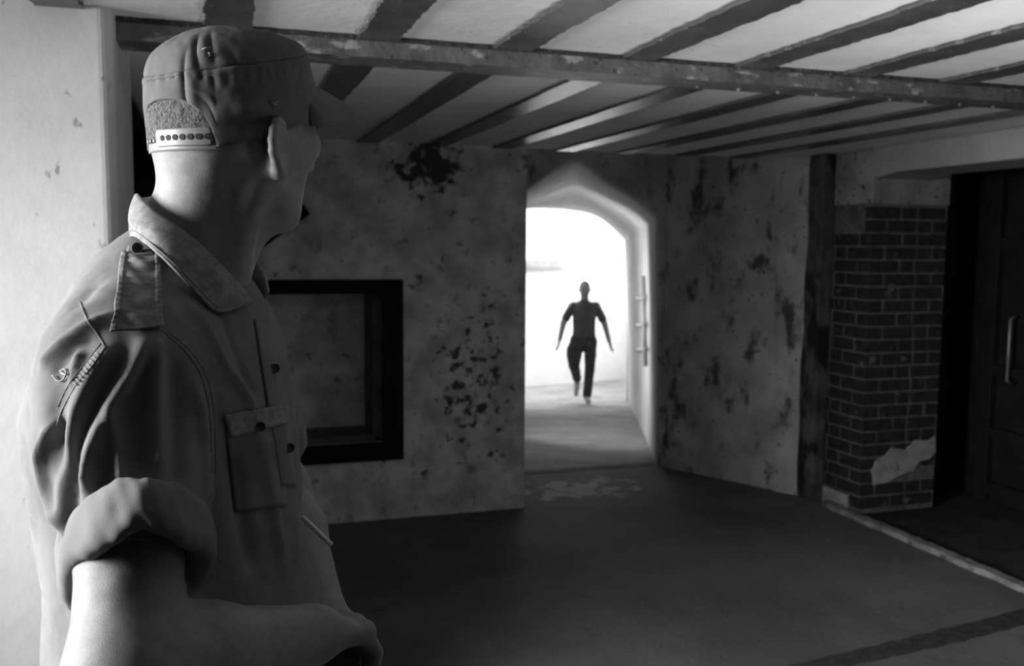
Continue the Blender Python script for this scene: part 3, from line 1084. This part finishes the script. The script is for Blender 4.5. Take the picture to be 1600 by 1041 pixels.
disp = 0.0026 * vnoise(V, 11, 21) + 0.0016 * vnoise(V * [1, 1, 0.6], 32, 22) + 0.0006 * vnoise(V, 90, 23)
folds = [  # points in the frame, height, width
    ([(182, 540), (140, 605), (110, 680), (98, 760), (102, 830)], 0.011, 0.012),
    ([(228, 520), (205, 580), (168, 645), (142, 715), (135, 775)], 0.012, 0.012),
    ([(243, 520), (240, 600), (243, 680), (245, 745)], 0.010, 0.010),
    ([(172, 640), (185, 700), (190, 760)], 0.007, 0.007),
    ([(205, 545), (165, 610), (125, 690), (118, 770)], -0.006, 0.009),
    ([(236, 560), (215, 640), (212, 740)], -0.006, 0.011),
    ([(160, 700), (158, 760)], -0.007, 0.009),
    ([(268, 560), (282, 660), (280, 760)], -0.008, 0.014),
    ([(305, 600), (318, 700), (322, 800)], 0.007, 0.010),
    ([(178, 492), (130, 515), (90, 545), (66, 575)], 0.005, 0.008),
    ([(150, 530), (118, 545), (85, 590)], -0.004, 0.009),
    ([(125, 545), (118, 580), (112, 610)], 0.004, 0.006),
    ([(90, 625), (94, 700), (104, 775), (112, 840)], -0.010, 0.014),
    ([(95, 640), (62, 715), (78, 775), (100, 830)], 0.008, 0.008),
    ([(150, 440), (120, 480)], -0.003, 0.012),
    ([(300, 480), (345, 560), (380, 610), (395, 640)], 0.005, 0.009),
    ([(330, 470), (372, 560), (400, 620)], -0.004, 0.008),
    ([(395, 660), (420, 760), (440, 880)], 0.006, 0.014),
    ([(360, 700), (380, 800), (400, 900)], -0.006, 0.016),
]
for pts, A, wd in folds:
    L3 = smooth_line([on_shirt(x, y) for x, y in pts], 5)
    d_, u_ = poly_dist(V, L3)
    end = np.clip(np.minimum(u_ / 0.16, (1 - u_) / 0.12), 0, 1) * 0.75 + 0.25
    disp += 1.25 * A * end * np.exp(-(d_ / (0.82 * wd)) ** 2)
V = V + NN * disp[:, None]
shirt = np_obj('shirt', V, F, M['shirt'], man, True, ORG)
from mathutils.bvhtree import BVHTree
BV = BVHTree.FromPolygons([tuple(v) for v in V], [tuple(f) for f in F])


def drape(px, py, off):
    """spot on the folded shirt seen in that direction, lifted by off"""
    o_ = Vector((0, 0, CAM_H))
    k1 = K(px, py, 1.0)
    dr_ = (Vector(k1) - o_).normalized()
    h_ = BV.ray_cast(o_, dr_)
    if h_[0] is None:
        return None
    n_ = h_[1]
    if n_.dot(dr_) > 0: n_ = -n_
    return np.array(h_[0] + n_ * off)


def patch(name, quad, nu, nv_, off, thick, mt, parent, wr=0.0, seed=0, rim=0.0):
    """cloth patch laid on the shirt; quad corners in the frame, or rows of them"""
    rows = []
    rn = np.random.default_rng(seed)
    c00, c10, c11, c01 = [np.array(q, float) for q in quad]
    for j in range(nv_ + 1):
        r = []
        for i in range(nu + 1):
            a, b = i / nu, j / nv_
            p = (c00 * (1 - a) + c10 * a) * (1 - b) + (c01 * (1 - a) + c11 * a) * b
            o_ = off
            if rim:
                ed_ = min(a, 1 - a) * 60
                o_ += rim * (1 if ed_ < 9 and int(b * nv_ / 2) % 2 == 0 else 0.55 if ed_ < 9 else 0) * (0 if 8 < ed_ < 9 else 1)
            if wr:
                o_ += wr * math.sin(b * 26 + 2.2 * math.sin(a * 4 + seed)) * math.sin(math.pi * a) * (0.6 + 0.4 * math.sin(b * 9))
            s = drape(p[0], p[1], o_)
            if s is None: s = r[-1] if r else rows[-1][i]
            r.append(s - ORG)
        rows.append(r)
    return grid_mesh(name, rows, mt, parent, True, thick)


def disc_button(name, c, n, rad, mt, parent):
    """small four-hole button with a raised rim"""
    n = Vector(n).normalized()
    t1 = n.orthogonal().normalized(); t2 = n.cross(t1)
    bm = bmesh.new()
    prof = [(0.0, 0.0012), (0.72, 0.0012), (0.80, 0.0022), (0.95, 0.0022), (1.0, 0.001), (1.0, -0.001)]
    rings = []
    for rr2, hh in prof:
        rings.append([bm.verts.new(Vector(c) + (t1 * math.cos(a) + t2 * math.sin(a)) * rad * max(rr2, 0.01) + n * hh) for a in [2 * math.pi * k / 24 for k in range(24)]])
    for i in range(len(rings) - 1):
        for k in range(24):
            bm.faces.new((rings[i][k], rings[i][(k + 1) % 24], rings[i + 1][(k + 1) % 24], rings[i + 1][k]))
    bm.faces.new(rings[0])
    b_ = link(name, bm, mt, parent, True)
    bm = bmesh.new()
    for sx in (-1, 1):
        for sy in (-1, 1):
            c2 = Vector(c) + (t1 * sx + t2 * sy) * rad * 0.27 + n * 0.0013
            tube_bm(bm, [c2, c2 + n * 0.0004], rad * 0.13, 8)
    link('button_hole', bm, M['hole'], b_)
    return b_


# epaulette with its raised, stitched border
ep = patch('epaulette', [(193, 400), (250, 402), (251, 514), (173, 523)], 36, 60, 0.004, 0.0022, M['shirt_trim'], man, 0.0019, 2, 0.0018)
tg = patch('epaulette_tongue', [(203, 389), (236, 388), (244, 404), (198, 404)], 10, 8, 0.0045, 0.002, M['shirt'], ep, 0.0006, 3)
c_ = drape(217, 397, 0.0085)
disc_button('button', c_ - ORG, (np.array([0, 0, CAM_H]) - c_), 0.0062, mat('brown_button', 0.10, 0.5), ep)


def seam(pts, wd=0.0028, off=0.0012, name='seam', mt=None, n=10):
    L2 = smooth_line([np.array([x, y, 0.0]) for x, y in pts], n)
    P = [drape(p[0], p[1], off) for p in L2]
    P = [Vector(p - ORG) for p in P if p is not None]
    bm = bmesh.new()
    tube_bm(bm, P, wd / 2, 6)
    return link(name, bm, mt or M['shirt_trim'], shirt, True)


seam([(124, 472), (134, 497), (150, 520), (162, 540)], 0.0012, 0.0003)
seam([(126, 474), (137, 500), (153, 523), (164, 542)], 0.0012, 0.0004)
seam([(165, 542), (140, 578), (118, 603), (98, 640), (88, 665)], 0.0014, 0.0003)
seam([(158, 536), (132, 570), (108, 600), (90, 636)], 0.0009, 0.0002)
seam([(255, 518), (290, 550), (315, 590), (328, 650), (330, 740)], 0.0013, 0.0003)
seam([(262, 518), (297, 548), (322, 588), (335, 648), (337, 740)], 0.0009, 0.0002)
# stitches along the back armhole seam
for k in range(9):
    t_ = k / 8
    x, y = 150 - 34 * t_, 553 + 46 * t_
    a, b = drape(x, y, 0.0012), drape(x + 7, y + 4, 0.0012)
    if a is not None and b is not None:
        bm = bmesh.new(); tube_bm(bm, [a - ORG, (a + b) / 2 - ORG + np.array([0, -0.0004, 0.0004]), b - ORG], 0.0006, 6)
        link('stitch', bm, M['shirt_trim'], shirt, True)
# frayed tear on the back
for pts in ([(84, 588), (92, 596), (100, 595), (106, 588)], [(95, 582), (104, 578), (107, 586), (98, 584)]):
    P = [drape(x, y, 0.002) for x, y in pts]
    if all(p is not None for p in P):
        bm = bmesh.new(); tube_bm(bm, [Vector(p - ORG) for p in smooth_line(P, 4)], 0.0009, 6); link('tear', bm, M['thread'], shirt, True)
# chest pocket and its flap, front placket with a button
pk = patch('pocket', [(352, 672), (438, 662), (446, 790), (366, 800)], 14, 18, 0.0012, 0.002, M['shirt'], man, 0.0006, 5)
patch('pocket_flap', [(346, 648), (446, 632), (444, 662), (356, 684)], 16, 8, 0.0035, 0.002, M['shirt_trim'], pk, 0.001, 7)
c_ = drape(400, 668, 0.0065)
if c_ is not None:
    disc_button('button', c_ - ORG, np.array([0, 0, CAM_H]) - c_, 0.0055, mat('dark_button', 0.06, 0.5), pk)
pl = patch('placket', [(396, 500), (418, 506), (462, 760), (436, 760)], 6, 30, 0.0014, 0.0022, M['shirt'], man, 0.0, 8)
for x, y in ((424, 577), (447, 700)):
    c_ = drape(x, y, 0.0045)
    if c_ is not None:
        disc_button('button', c_ - ORG, np.array([0.3, 0, CAM_H]) - c_, 0.0058, mat('dark_button', 0.08, 0.45), pl)

# ---- rolled cuff of the near sleeve
def cuff(name, path, wid, thk, seed, mt):
    """puffy rolled band along a closed path of (point, outward, upward)"""
    n = len(path)
    rn = np.random.default_rng(seed)
    ph = rn.uniform(0, 6.28, 6)
    rows = []
    for i in range(n):
        c, ou, up_ = path[i]
        a = 2 * math.pi * i / n
        r = []
        for k in range(28):
            b = 2 * math.pi * k / 28
            cb, sb = math.cos(b), math.sin(b)
            w1 = wid * (0.5 + 0.05 * math.sin(2 * a + ph[0]) + 0.03 * math.sin(5 * a + ph[1]))
            t1 = thk * (0.5 + 0.10 * math.sin(3 * a + ph[2]))
            p = c + ou * (np.sign(cb) * abs(cb) ** 0.8 * t1) + up_ * (np.sign(sb) * abs(sb) ** 0.8 * w1)
            wr = 0.0013 * math.sin(5 * a + 2.0 * sb + ph[3]) + 0.0008 * math.sin(11 * a - 3 * sb + ph[4]) + 0.0004 * math.sin(23 * a + 4 * sb + ph[5])
            wr -= 0.0010 * math.exp(-((sb + 0.15 + 0.25 * math.sin(2 * a)) / 0.10) ** 2)      # fold line round the roll
            p = p + (ou * cb + up_ * sb) * wr
            r.append(p - ORG)
        rows.append(r)
    return grid_mesh(name, rows, mt, man, True, 0, True, True)


AD = (ER - SR) / np.linalg.norm(ER - SR)
# cuff outline by eye: left low, top near, right, underside hidden
ring = [K(106, 890, 0.885), K(132, 836, 0.835), K(180, 800, 0.806), K(240, 790, 0.808), K(292, 812, 0.845), K(310, 850, 0.90),
        K(285, 900, 0.945), K(225, 935, 0.965), K(150, 940, 0.94)]
ring = [(r if not isinstance(r, tuple) else r[0]) for r in ring]
ring = [r / 1.0 for r in ring]
cl_ = []
for i in range(len(ring)):
    P4 = [ring[(i - 1) % 9], ring[i], ring[(i + 1) % 9], ring[(i + 2) % 9]]
    for k in range(20):
        t = k / 20
        cl_.append(0.5 * ((2 * P4[1]) + (-P4[0] + P4[2]) * t + (2 * P4[0] - 5 * P4[1] + 4 * P4[2] - P4[3]) * t * t + (-P4[0] + 3 * P4[1] - 3 * P4[2] + P4[3]) * t ** 3))
cc = np.mean(cl_, 0)
path = []
for p in cl_:
    axp = cc + AD * ((p - cc) @ AD)
    ou = p - axp
    ou /= np.linalg.norm(ou)
    up2 = -AD * 0.75 + np.array([0, 0, 0.5]); up2 = up2 - ou * (up2 @ ou); up2 /= np.linalg.norm(up2)
    path.append((p, ou, up2))
cuff('rolled_cuff', path, 0.056, 0.030, 3, M['shirt'])
# far sleeve's cuff
AL = (EL - SL) / np.linalg.norm(EL - SL)
cL = SL + (EL - SL) * 0.62
t1 = np.cross(AL, [0, 1, 0]); t1 /= np.linalg.norm(t1); t2 = np.cross(AL, t1)
path = []
for k in range(120):
    a = 2 * math.pi * k / 120
    ou = t1 * math.cos(a) + t2 * math.sin(a)
    path.append((cL + ou * 0.068, ou, -AL))
cuff('rolled_cuff', path, 0.05, 0.02, 4, M['shirt'])

# ---- collar
def mirror(p, du=0, dz=0):
    return np.array([p[0] + du, 2.20 - p[1], p[2] + dz])


TR = [np.array([-0.434, 1.10, 1.700]), K(222, 306, 1.065), K(248, 335, 1.035), K(290, 366, 1.025), K(332, 405, 1.03), K(366, 442, 1.045), K(384, 468, 1.06)]
BR = [np.array([-0.450, 1.10, 1.640]), K(212, 370, 1.045), K(238, 388, 1.000), K(275, 425, 0.985), K(308, 462, 0.99), K(338, 488, 1.0), K(388, 474, 1.05)]
IR = [np.array([-0.424, 1.10, 1.655])] + [p + np.array([0.006, 0.012, -0.038]) for p in TR[1:]]


def half(TRr, BRr, IRr):
    a, b, c = smooth_line(TRr, 8), smooth_line(BRr, 8), smooth_line(IRr, 8)
    rows = []
    for p, q, i_ in zip(a, b, c):
        out = (q - p); out /= np.linalg.norm(out)
        r = []
        for k in range(5):
            r.append(i_ + (p - i_) * k / 5)
        N_ = np.cross(out, [0, 0, 1.0])
        ctr = p
        dirn = p - np.array([-0.385, 1.10, p[2]]); dirn[2] = 0; dirn /= np.linalg.norm(dirn)
        for k in range(12):
            t = k / 11
            bul = 0.0055 * math.sin(math.pi * min(1, t * 1.1 + 0.05)) 
            r.append(p + (q - p) * t + dirn * (0.004 + bul) + np.array([0, 0, 0.004 * math.exp(-t * 8)]))
        rows.append(r)
    return rows


rR = half(TR, BR, IR)
TL, BL, IL = [mirror(p) for p in TR], [mirror(p) for p in BR], [mirror(p) for p in IR]
BL[5] = K(397, 432, 1.20); BL[6] = K(399, 440, 1.17); BL[4] = K(380, 425, 1.23)
rL = half(TL, BL, IL)
rows = rL[::-1] + rR[1:]
Pn = np.array([p for r in rows for p in r])
nz_ = 0.0016 * vnoise(Pn, 45, 31) + 0.0008 * vnoise(Pn, 120, 32)
i = 0
out = []
for r in rows:
    o_ = []
    for p in r:
        dirn = p - np.array([-0.385, 1.10, p[2]]); dirn /= np.linalg.norm(dirn)
        o_.append(p + dirn * nz_[i] - ORG); i += 1
    out.append(o_)
col_o = grid_mesh('collar', out, M['shirt_trim'], man, True, 0.0028)
md = col_o.modifiers.new('soft', 'SUBSURF'); md.levels = md.render_levels = 1
# stitched seam a finger inside the collar's edge
st = []
for r in out[len(rL):]:
    st.append(Vector(r[-2]) * 0.6 + Vector(r[-3]) * 0.4 + Vector((0, -0.0018, 0.0012)))
bm = bmesh.new(); tube_bm(bm, st[:-3], 0.0007, 6); link('collar_seam', bm, M['shirt'], col_o, True)

# ---- cap
def cap_pt(th, s):
    """th: angle from the front towards the right ear; s 0..1 band, 1..2 crown"""
    dth = abs(((th - math.pi) + math.pi) % (2 * math.pi) - math.pi)      # angle from the back
    wv = 0.68
    fr_ = (1 + math.cos(th)) / 2          # 1 front, 0 back
    hb = -0.024 + 0.060 * fr_ ** 1.25
    if dth < wv:
        hb += 0.056 * (1 - (dth / wv) ** 2.6) ** 0.55
    hs = 0.056 + 0.046 * fr_ ** 0.9 - 0.004 * math.sin(th) ** 2
    a, b = 0.0960 + 0.004 * fr_, 0.0875
    if s <= 1:
        h = hb + (hs - hb) * s
        g = 1.0 + 0.018 * math.sin(math.pi * min(1, s)) + (0.02 * (1 - fr_) * (1 - s))
        rf, rr2 = a * g, b * g
    else:
        t = (s - 1)
        ht = 0.117
        h = hs + (ht - hs) * math.sin(t * math.pi / 2) ** (1.0 if fr_ < 0.6 else 0.9)
        g = max(math.cos(t * math.pi / 2), 0.0) ** (0.96)
        rf, rr2 = a * g, b * g
    ff = math.cos(th) * rf - 0.001
    rr3 = math.sin(th) * rr2
    # crown leans: front pushed in above the peak
    if h > 0.06:
        ff -= 0.30 * max(0, h - 0.05) * (1 if math.cos(th) > 0 else 0) * math.cos(th)
    return np.array([ff, rr3, h])


NT = 220
rows = []
for j in range(81):
    s = j / 40
    r = []
    for i in range(NT):
        th = 2 * math.pi * i / NT
        q = cap_pt(th, min(s, 1.995))
        r.append(q)
    rows.append(r)
Q = np.array(rows)
flat = Q.reshape(-1, 3)
n_ = flat / np.maximum(np.linalg.norm(flat * [1, 1.2, 1], axis=1, keepdims=True), 1e-6)
dsp = 0.0018 * vnoise(flat, 35, 41) + 0.0007 * vnoise(flat, 110, 42)
# seam between band and crown; puckers under it; vertical back seam
S_ = np.repeat(np.arange(81) / 40, NT); TH = np.tile(2 * math.pi * np.arange(NT) / NT, 81)
dsp += -0.0016 * np.exp(-((S_ - 1.0) / 0.018) ** 2) + 0.0014 * np.exp(-((S_ - 0.94) / 0.03) ** 2)
dsp += 0.0011 * np.sin(TH * 46 + 2 * np.sin(TH * 7)) * np.exp(-((S_ - 0.86) / 0.10) ** 2)
dsp += -0.0030 * np.exp(-((TH - 2.80) / 0.030) ** 2) * np.clip((1.35 - S_) / 0.3, 0, 1)
dsp += 0.0020 * np.exp(-((TH - 2.70) / 0.05) ** 2) * np.clip((1.3 - S_) / 0.3, 0, 1)
for th0, s0, s1, A in ((2.62, 1.05, 1.45, -0.0042), (2.42, 1.08, 1.5, -0.0036), (2.2, 1.0, 1.2, -0.002)):
    dsp += A * np.exp(-((TH - th0 - 0.25 * (S_ - 1)) / 0.045) ** 2) * np.exp(-((S_ - (s0 + s1) / 2) / ((s1 - s0) / 2)) ** 4)
dsp += 0.0035 * np.exp(-((S_ - 0.35 - 0.25 * (TH - 2.0)) / 0.10) ** 2) * np.exp(-((TH - 2.0) / 0.45) ** 2)
dsp += -0.0030 * np.exp(-((S_ - 0.20 - 0.25 * (TH - 2.0)) / 0.08) ** 2) * np.exp(-((TH - 1.95) / 0.45) ** 2)
flat = flat + n_ * dsp[:, None]
W3 = HO + flat @ HR - ORG
idx = np.arange(81 * NT).reshape(81, NT)
Fq = np.stack([idx[:-1], np.roll(idx, -1, 1)[:-1], np.roll(idx, -1, 1)[1:], idx[1:]], -1).reshape(-1, 4)
capo = np_obj('cap', W3, Fq, M['cap'], man)
md = capo.modifiers.new('thickness', 'SOLIDIFY'); md.thickness = 0.0025; md.offset = -1


def cap_world(th, s, off=0.0):
    q = cap_pt(th, s)
    n2 = q * [1, 1.4, 0.6]; n2 = n2 / np.linalg.norm(n2)
    return Vector(HO + (q + n2 * off) @ HR - ORG)


def cap_tube(name, f, n, rad, mt, parent=capo):
    bm = bmesh.new(); tube_bm(bm, [f(i / n) for i in range(n + 1)], rad, 6)
    return link(name, bm, mt, parent, True)


cap_tube('crown_seam', lambda t: cap_world(2 * math.pi * t, 1.015, 0.0006), 200, 0.0011, M['cap'])
cap_tube('edge_binding', lambda t: cap_world(2 * math.pi * t, 0.0, 0.0008), 240, 0.0017, M['cap'])
cap_tube('band_stitching', lambda t: cap_world(math.pi * (0.30 + 0.40 * t), 0.36 - 0.10 * t, 0.0012), 60, 0.0007, M['cap'])
# adjusting strap over the opening
rows = []
for k in range(33):
    t = k / 32
    th = math.pi - 0.70 + 1.40 * t
    r = []
    for h in (-0.026, -0.023, -0.010, -0.003, -0.001):
        rr2 = 1.0 + 0.02
        r.append(Vector(HO + np.array([math.cos(th) * 0.0960 * rr2 - 0.001, math.sin(th) * 0.0875 * rr2, h + 0.002]) @ HR - ORG))
    rows.append(r)
strap = grid_mesh('strap', rows, M['plastic'], capo, True, 0.0018)


def strap_pt(th, h, off):
    return Vector(HO + np.array([math.cos(th) * (0.0980 + off) - 0.001, math.sin(th) * (0.0893 + off), h]) @ HR - ORG)


rows = []
for k in range(25):
    th = math.pi - 0.64 + 0.80 * k / 24
    hgt = 0.0095 if 0 < k < 24 else 0.005
    rows.append([strap_pt(th, -0.010 + hgt * q, 0.0022) for q in (-1, -0.8, 0.8, 1)])
top_st = grid_mesh('strap_end', rows, M['plastic'], strap, True, 0.0016)
for k in range(7):
    th = math.pi - 0.58 + 0.10 * k
    c = strap_pt(th, -0.010, 0.0030)
    n = (strap_pt(th, -0.010, 0.02) - c).normalized()
    bm = bmesh.new(); tube_bm(bm, [c, c + n * 0.0006], 0.0033, 16); link('strap_hole', bm, M['hole'], strap)
for k in range(3):
    th = math.pi + 0.20 + 0.10 * k
    c = strap_pt(th, -0.012, 0.0012)
    n = (strap_pt(th, -0.012, 0.02) - c).normalized()
    bm = bmesh.new(); tube_bm(bm, [c, c + n * 0.0025], 0.0026, 12); link('strap_stud', bm, M['plastic'], strap, True)
# peak
rows = []
for i in range(41):
    a = -1.15 + 2.30 * i / 40
    base = cap_pt(a, 0.06)
    r = []
    ln = 0.082 * max(0, 1 - abs(a / 1.15) ** 3.4) ** 0.6
    for k in range(13):
        t = k / 12
        q = base + np.array([ln * t, 0.004 * math.sin(a) * t, 0.012 + 0.016 * math.cos(a * 1.3) - 0.026 * t + 0.002])
        r.append(Vector(HO + q @ HR - ORG))
    rows.append(r)
pk_ = grid_mesh('peak', rows, M['cap'], capo, True, 0.004)
bm = bmesh.new(); tube_bm(bm, [r[-1] for r in rows], 0.0022, 8); link('peak_binding', bm, M['cap'], pk_, True)
# worn holes with frayed threads
rt = random.Random(5)
for th, s, n in ((1.82, 0.42, 14), (2.50, 1.20, 9), (2.25, 0.93, 3)):
    c = cap_world(th, s, 0.001)
    bm = bmesh.new()
    for k in range(n):
        a = [Vector((rt.gauss(0, .0035), rt.gauss(0, .0035), rt.gauss(0, .0022))) for _ in range(3)]
        tube_bm(bm, [c + a[0], c + (a[0] + a[1]) / 2 + Vector((-0.0012, -0.0022, 0.0)), c + a[1]], 0.00055, 5)
    link('fray', bm, M['thread'], capo, True)

# ---- trousers and boots (below the frame)
LG = Field()
LG.stack([(0.84, -0.42, 1.10, 0.13, 0.18), (1.02, -0.42, 1.10, 0.13, 0.18)], 0.05)
for s in (-1, 1):
    LG.caps((-0.42, 1.10 + 0.09 * s, 0.86), (-0.40, 1.10 + 0.11 * s, 0.50), 0.105, 0.075, 0.04)
    LG.caps((-0.40, 1.10 + 0.11 * s, 0.50), (-0.43, 1.10 + 0.12 * s, 0.13), 0.075, 0.062, 0.03)
V, F = LG.mesh(0.012)
V = V + LG.normal(V) * (0.004 * vnoise(V, 14, 51))[:, None]
np_obj('trousers', V, F, M['trousers'], man, True, ORG)
for s in (-1, 1):
    BT = Field()
    y = 1.10 + 0.12 * s
    BT.caps((-0.44, y, 0.20), (-0.44, y, 0.07), 0.052, 0.048, 0.02)
    BT.ell((-0.34, y, 0.045), (0.13, 0.048, 0.045), None, 0.04)
    BT.ell((-0.45, y, 0.04), (0.055, 0.042, 0.04), None, 0.03)
    BT.add(lambda x, y_, z: z * 1.0 - 0.0 + 0 * x + 0 * y_, (-0.6, y - 0.1, -0.1), (-0.1, y + 0.1, 0.0), 0.004, 's') if False else None
    V, F = BT.mesh(0.01)
    V[:, 2] = np.maximum(V[:, 2], 0.001)
    np_obj('boot', V, F, M['leather'], man, True, ORG)

# pale thin stick held under the far arm
sa, sb_ = K(472, 808, 1.09), K(518, 852, 1.09)
bm = bmesh.new(); tube_bm(bm, [sa, sb_], 0.0030, 10)
stk = link('stick', bm, mat('pale_stick', 0.7, 0.7), None, True)
stk.matrix_world = Matrix.Rotation(-YAW, 4, 'Z')
tag(stk, 'thin pale stick poking out in front of the near man\'s belly', 'stick')

# ------------------------------------------------------------------ the walking man in the passage
wk_o = cw(0, 0, 0)
wk_pos = unproj_d(911, 628, 13.0)
wk = empty('person', (wk_pos.x, wk_pos.y, wk_pos.z), -YAW)
tag(wk, 'man in dark T-shirt and loose trousers walking towards us down the bright passage', 'person')
WK = Field()
m_dark = mat('dark_t_shirt', 0.075, 0.95, (20, 0.2))
m_trs = mat('dark_loose_trousers', 0.045, 0.95, (20, 0.2))
HT = 1.68
# head and face (looking towards -y)
WK.ell((0.0, 0.0, 1.60), (0.072, 0.092, 0.10), None, 0.02)
WK.ell((0.0, -0.035, 1.555), (0.055, 0.055, 0.075), None, 0.02)
WK.caps((0, -0.088, 1.60), (0, -0.106, 1.572), 0.009, 0.013, 0.01)
for s in (-1, 1):
    WK.ell((0.076 * s, 0.0, 1.585), (0.010, 0.018, 0.030), None, 0.01)
    WK.ell((0.030 * s, -0.090, 1.602), (0.016, 0.010, 0.010), None, 0.01, 's')
WK.ell((0, -0.098, 1.540), (0.024, 0.008, 0.003), None, 0.006, 's')
WK.caps((0, 0.01, 1.53), (0, 0.02, 1.42), 0.052, 0.060, 0.03)
WK.stack([(0.86, 0.0, 0.02, 0.15, 0.10), (1.05, 0.0, 0.02, 0.14, 0.10), (1.25, 0.0, 0.02, 0.155, 0.11), (1.34, 0.0, 0.02, 0.14, 0.09), (1.39, 0.0, 0.02, 0.09, 0.07)], 0.05)
arms = [([(-0.175, 0.02, 1.362), (-0.290, 0.03, 1.12), (-0.345, -0.04, 0.89)], -1), ([(0.175, 0.02, 1.362), (0.290, 0.05, 1.11), (0.355, 0.02, 0.87)], 1)]
for (a, b, c), s in arms:
    WK.caps(a, b, 0.052, 0.040, 0.05); WK.caps(b, c, 0.041, 0.029, 0.02)
    a_, b_, c_ = map(np.array, (a, b, c))
    dr_ = (c_ - b_) / np.linalg.norm(c_ - b_)
    sd_ = np.array([0.2 * s, -1, 0]); sd_ = sd_ - dr_ * (sd_ @ dr_); sd_ /= np.linalg.norm(sd_)
    inn = np.cross(dr_, sd_)
    for i, o in enumerate((-0.026, -0.009, 0.009, 0.025)):
        k0 = c_ + dr_ * 0.085 + sd_ * o
        WK.caps(c_ + sd_ * o * 0.5, k0, 0.014, 0.011, 0.012)
        L_ = (0.075, 0.085, 0.08, 0.06)[i]
        WK.caps(k0, k0 + dr_ * L_ * 0.5 - inn * 0.004 * s, 0.0095, 0.0085, 0.004)
        WK.caps(k0 + dr_ * L_ * 0.5 - inn * 0.004 * s, k0 + dr_ * L_ * 0.92 - inn * 0.016 * s, 0.0085, 0.007, 0.004)
    WK.caps(c_ + sd_ * 0.02, c_ + sd_ * 0.045 + dr_ * 0.05, 0.012, 0.010, 0.01)
    WK.caps(c_ + sd_ * 0.045 + dr_ * 0.05, c_ + sd_ * 0.045 + dr_ * 0.085, 0.010, 0.008, 0.004)
legs = [([(-0.085, 0.02, 0.90), (-0.13, 0.02, 0.50), (-0.065, 0.32, 0.26)], 0.10), ([(0.085, 0.02, 0.90), (0.082, -0.06, 0.48), (0.052, -0.02, 0.09)], 0.0)]
for (a, b, c), _ in legs:
    WK.caps(a, b, 0.080, 0.052, 0.04); WK.caps(b, c, 0.052, 0.034, 0.02)
WK.caps((0.052, -0.02, 0.06), (0.06, -0.18, 0.03), 0.034, 0.026, 0.02)
WK.caps((-0.065, 0.32, 0.24), (-0.08, 0.28, 0.10), 0.034, 0.026, 0.02)
V, F = WK.mesh(0.009)
np_obj('body', V, F, M['skin'], wk, True)
TS = Field()
TS.stack([(0.80, 0.0, 0.02, 0.165, 0.125), (1.05, 0.0, 0.02, 0.156, 0.118), (1.25, 0.0, 0.02, 0.166, 0.128), (1.32, 0.0, 0.02, 0.170, 0.115), (1.38, 0.0, 0.02, 0.145, 0.09), (1.43, 0.0, 0.02, 0.070, 0.075)], 0.03)
TS.caps((-0.150, 0.02, 1.368), (0.150, 0.02, 1.368), 0.050, 0.050, 0.03)
for (a, b, c), s in arms:
    a_, b_ = np.array(a), np.array(b)
    TS.caps(a_ * [0.95, 1, 1.0], a_ + (b_ - a_) * 0.72, 0.054, 0.058, 0.02)
V, F = TS.mesh(0.01)
V = V + TS.normal(V) * (0.005 * vnoise(V, 14, 61))[:, None]
np_obj('t_shirt', V, F, m_dark, wk, True)
TP = Field()
TP.stack([(0.80, 0.0, 0.02, 0.165, 0.125), (0.94, 0.0, 0.02, 0.168, 0.125)], 0.04)
TP.caps((-0.10, 0.02, 0.86), (-0.135, 0.00, 0.52), 0.100, 0.080, 0.012); TP.caps((-0.135, 0.0, 0.52), (-0.075, 0.26, 0.30), 0.078, 0.060, 0.012)
TP.caps((0.098, 0.02, 0.86), (0.085, -0.05, 0.48), 0.092, 0.070, 0.012); TP.caps((0.085, -0.05, 0.48), (0.055, -0.02, 0.11), 0.070, 0.060, 0.012)
TP.ell((-0.178, 0.02, 0.68), (0.065, 0.07, 0.15), None, 0.04)
V, F = TP.mesh(0.01)
V = V + TP.normal(V) * (0.006 * vnoise(V, 12, 62))[:, None]
np_obj('trousers', V, F, m_trs, wk, True)
for pts in ([(0.052, 0.0, 0.055), (0.062, -0.19, 0.032)], [(-0.065, 0.33, 0.22), (-0.082, 0.27, 0.07)]):
    SH = Field()
    SH.caps(pts[0], pts[1], 0.045, 0.036, 0.02)
    V, F = SH.mesh(0.009)
    V[:, 2] = np.maximum(V[:, 2], 0.0)
    np_obj('shoe', V, F, mat('pale_shoe', 0.35, 0.8), wk, True)
HA = Field()
HA.ell((0.0, 0.012, 1.615), (0.076, 0.092, 0.098), None, 0.02)
V, F = HA.mesh(0.009)
kf = ((V[:, 2] > 1.615 + 0.5 * np.maximum(-V[:, 1] - 0.02, 0)))[F].all(1)
np_obj('hair', V, F[kf], M['hair'], wk, True)

# ------------------------------------------------------------------ labels of the joists, counted along the beam
where = ['leftmost in view, between the pale pier and the cap', 'meeting the beam right above the cap\'s crown', 'running down behind the cap\'s peak', 'its far end above the niche\'s right corner',
         'its far end above the dark wall stain', 'its far end just left of the arched doorway', 'its far end above the middle of the doorway',
         'its far end above the doorway\'s right side', 'its far end above the slanting wall\'s left half', 'nearest the right edge of the picture']
for j, wtxt in zip(joists, where):
    tag(j, 'flat rusty steel joist, ' + wtxt, 'joist', 'steel joists under the ceiling')
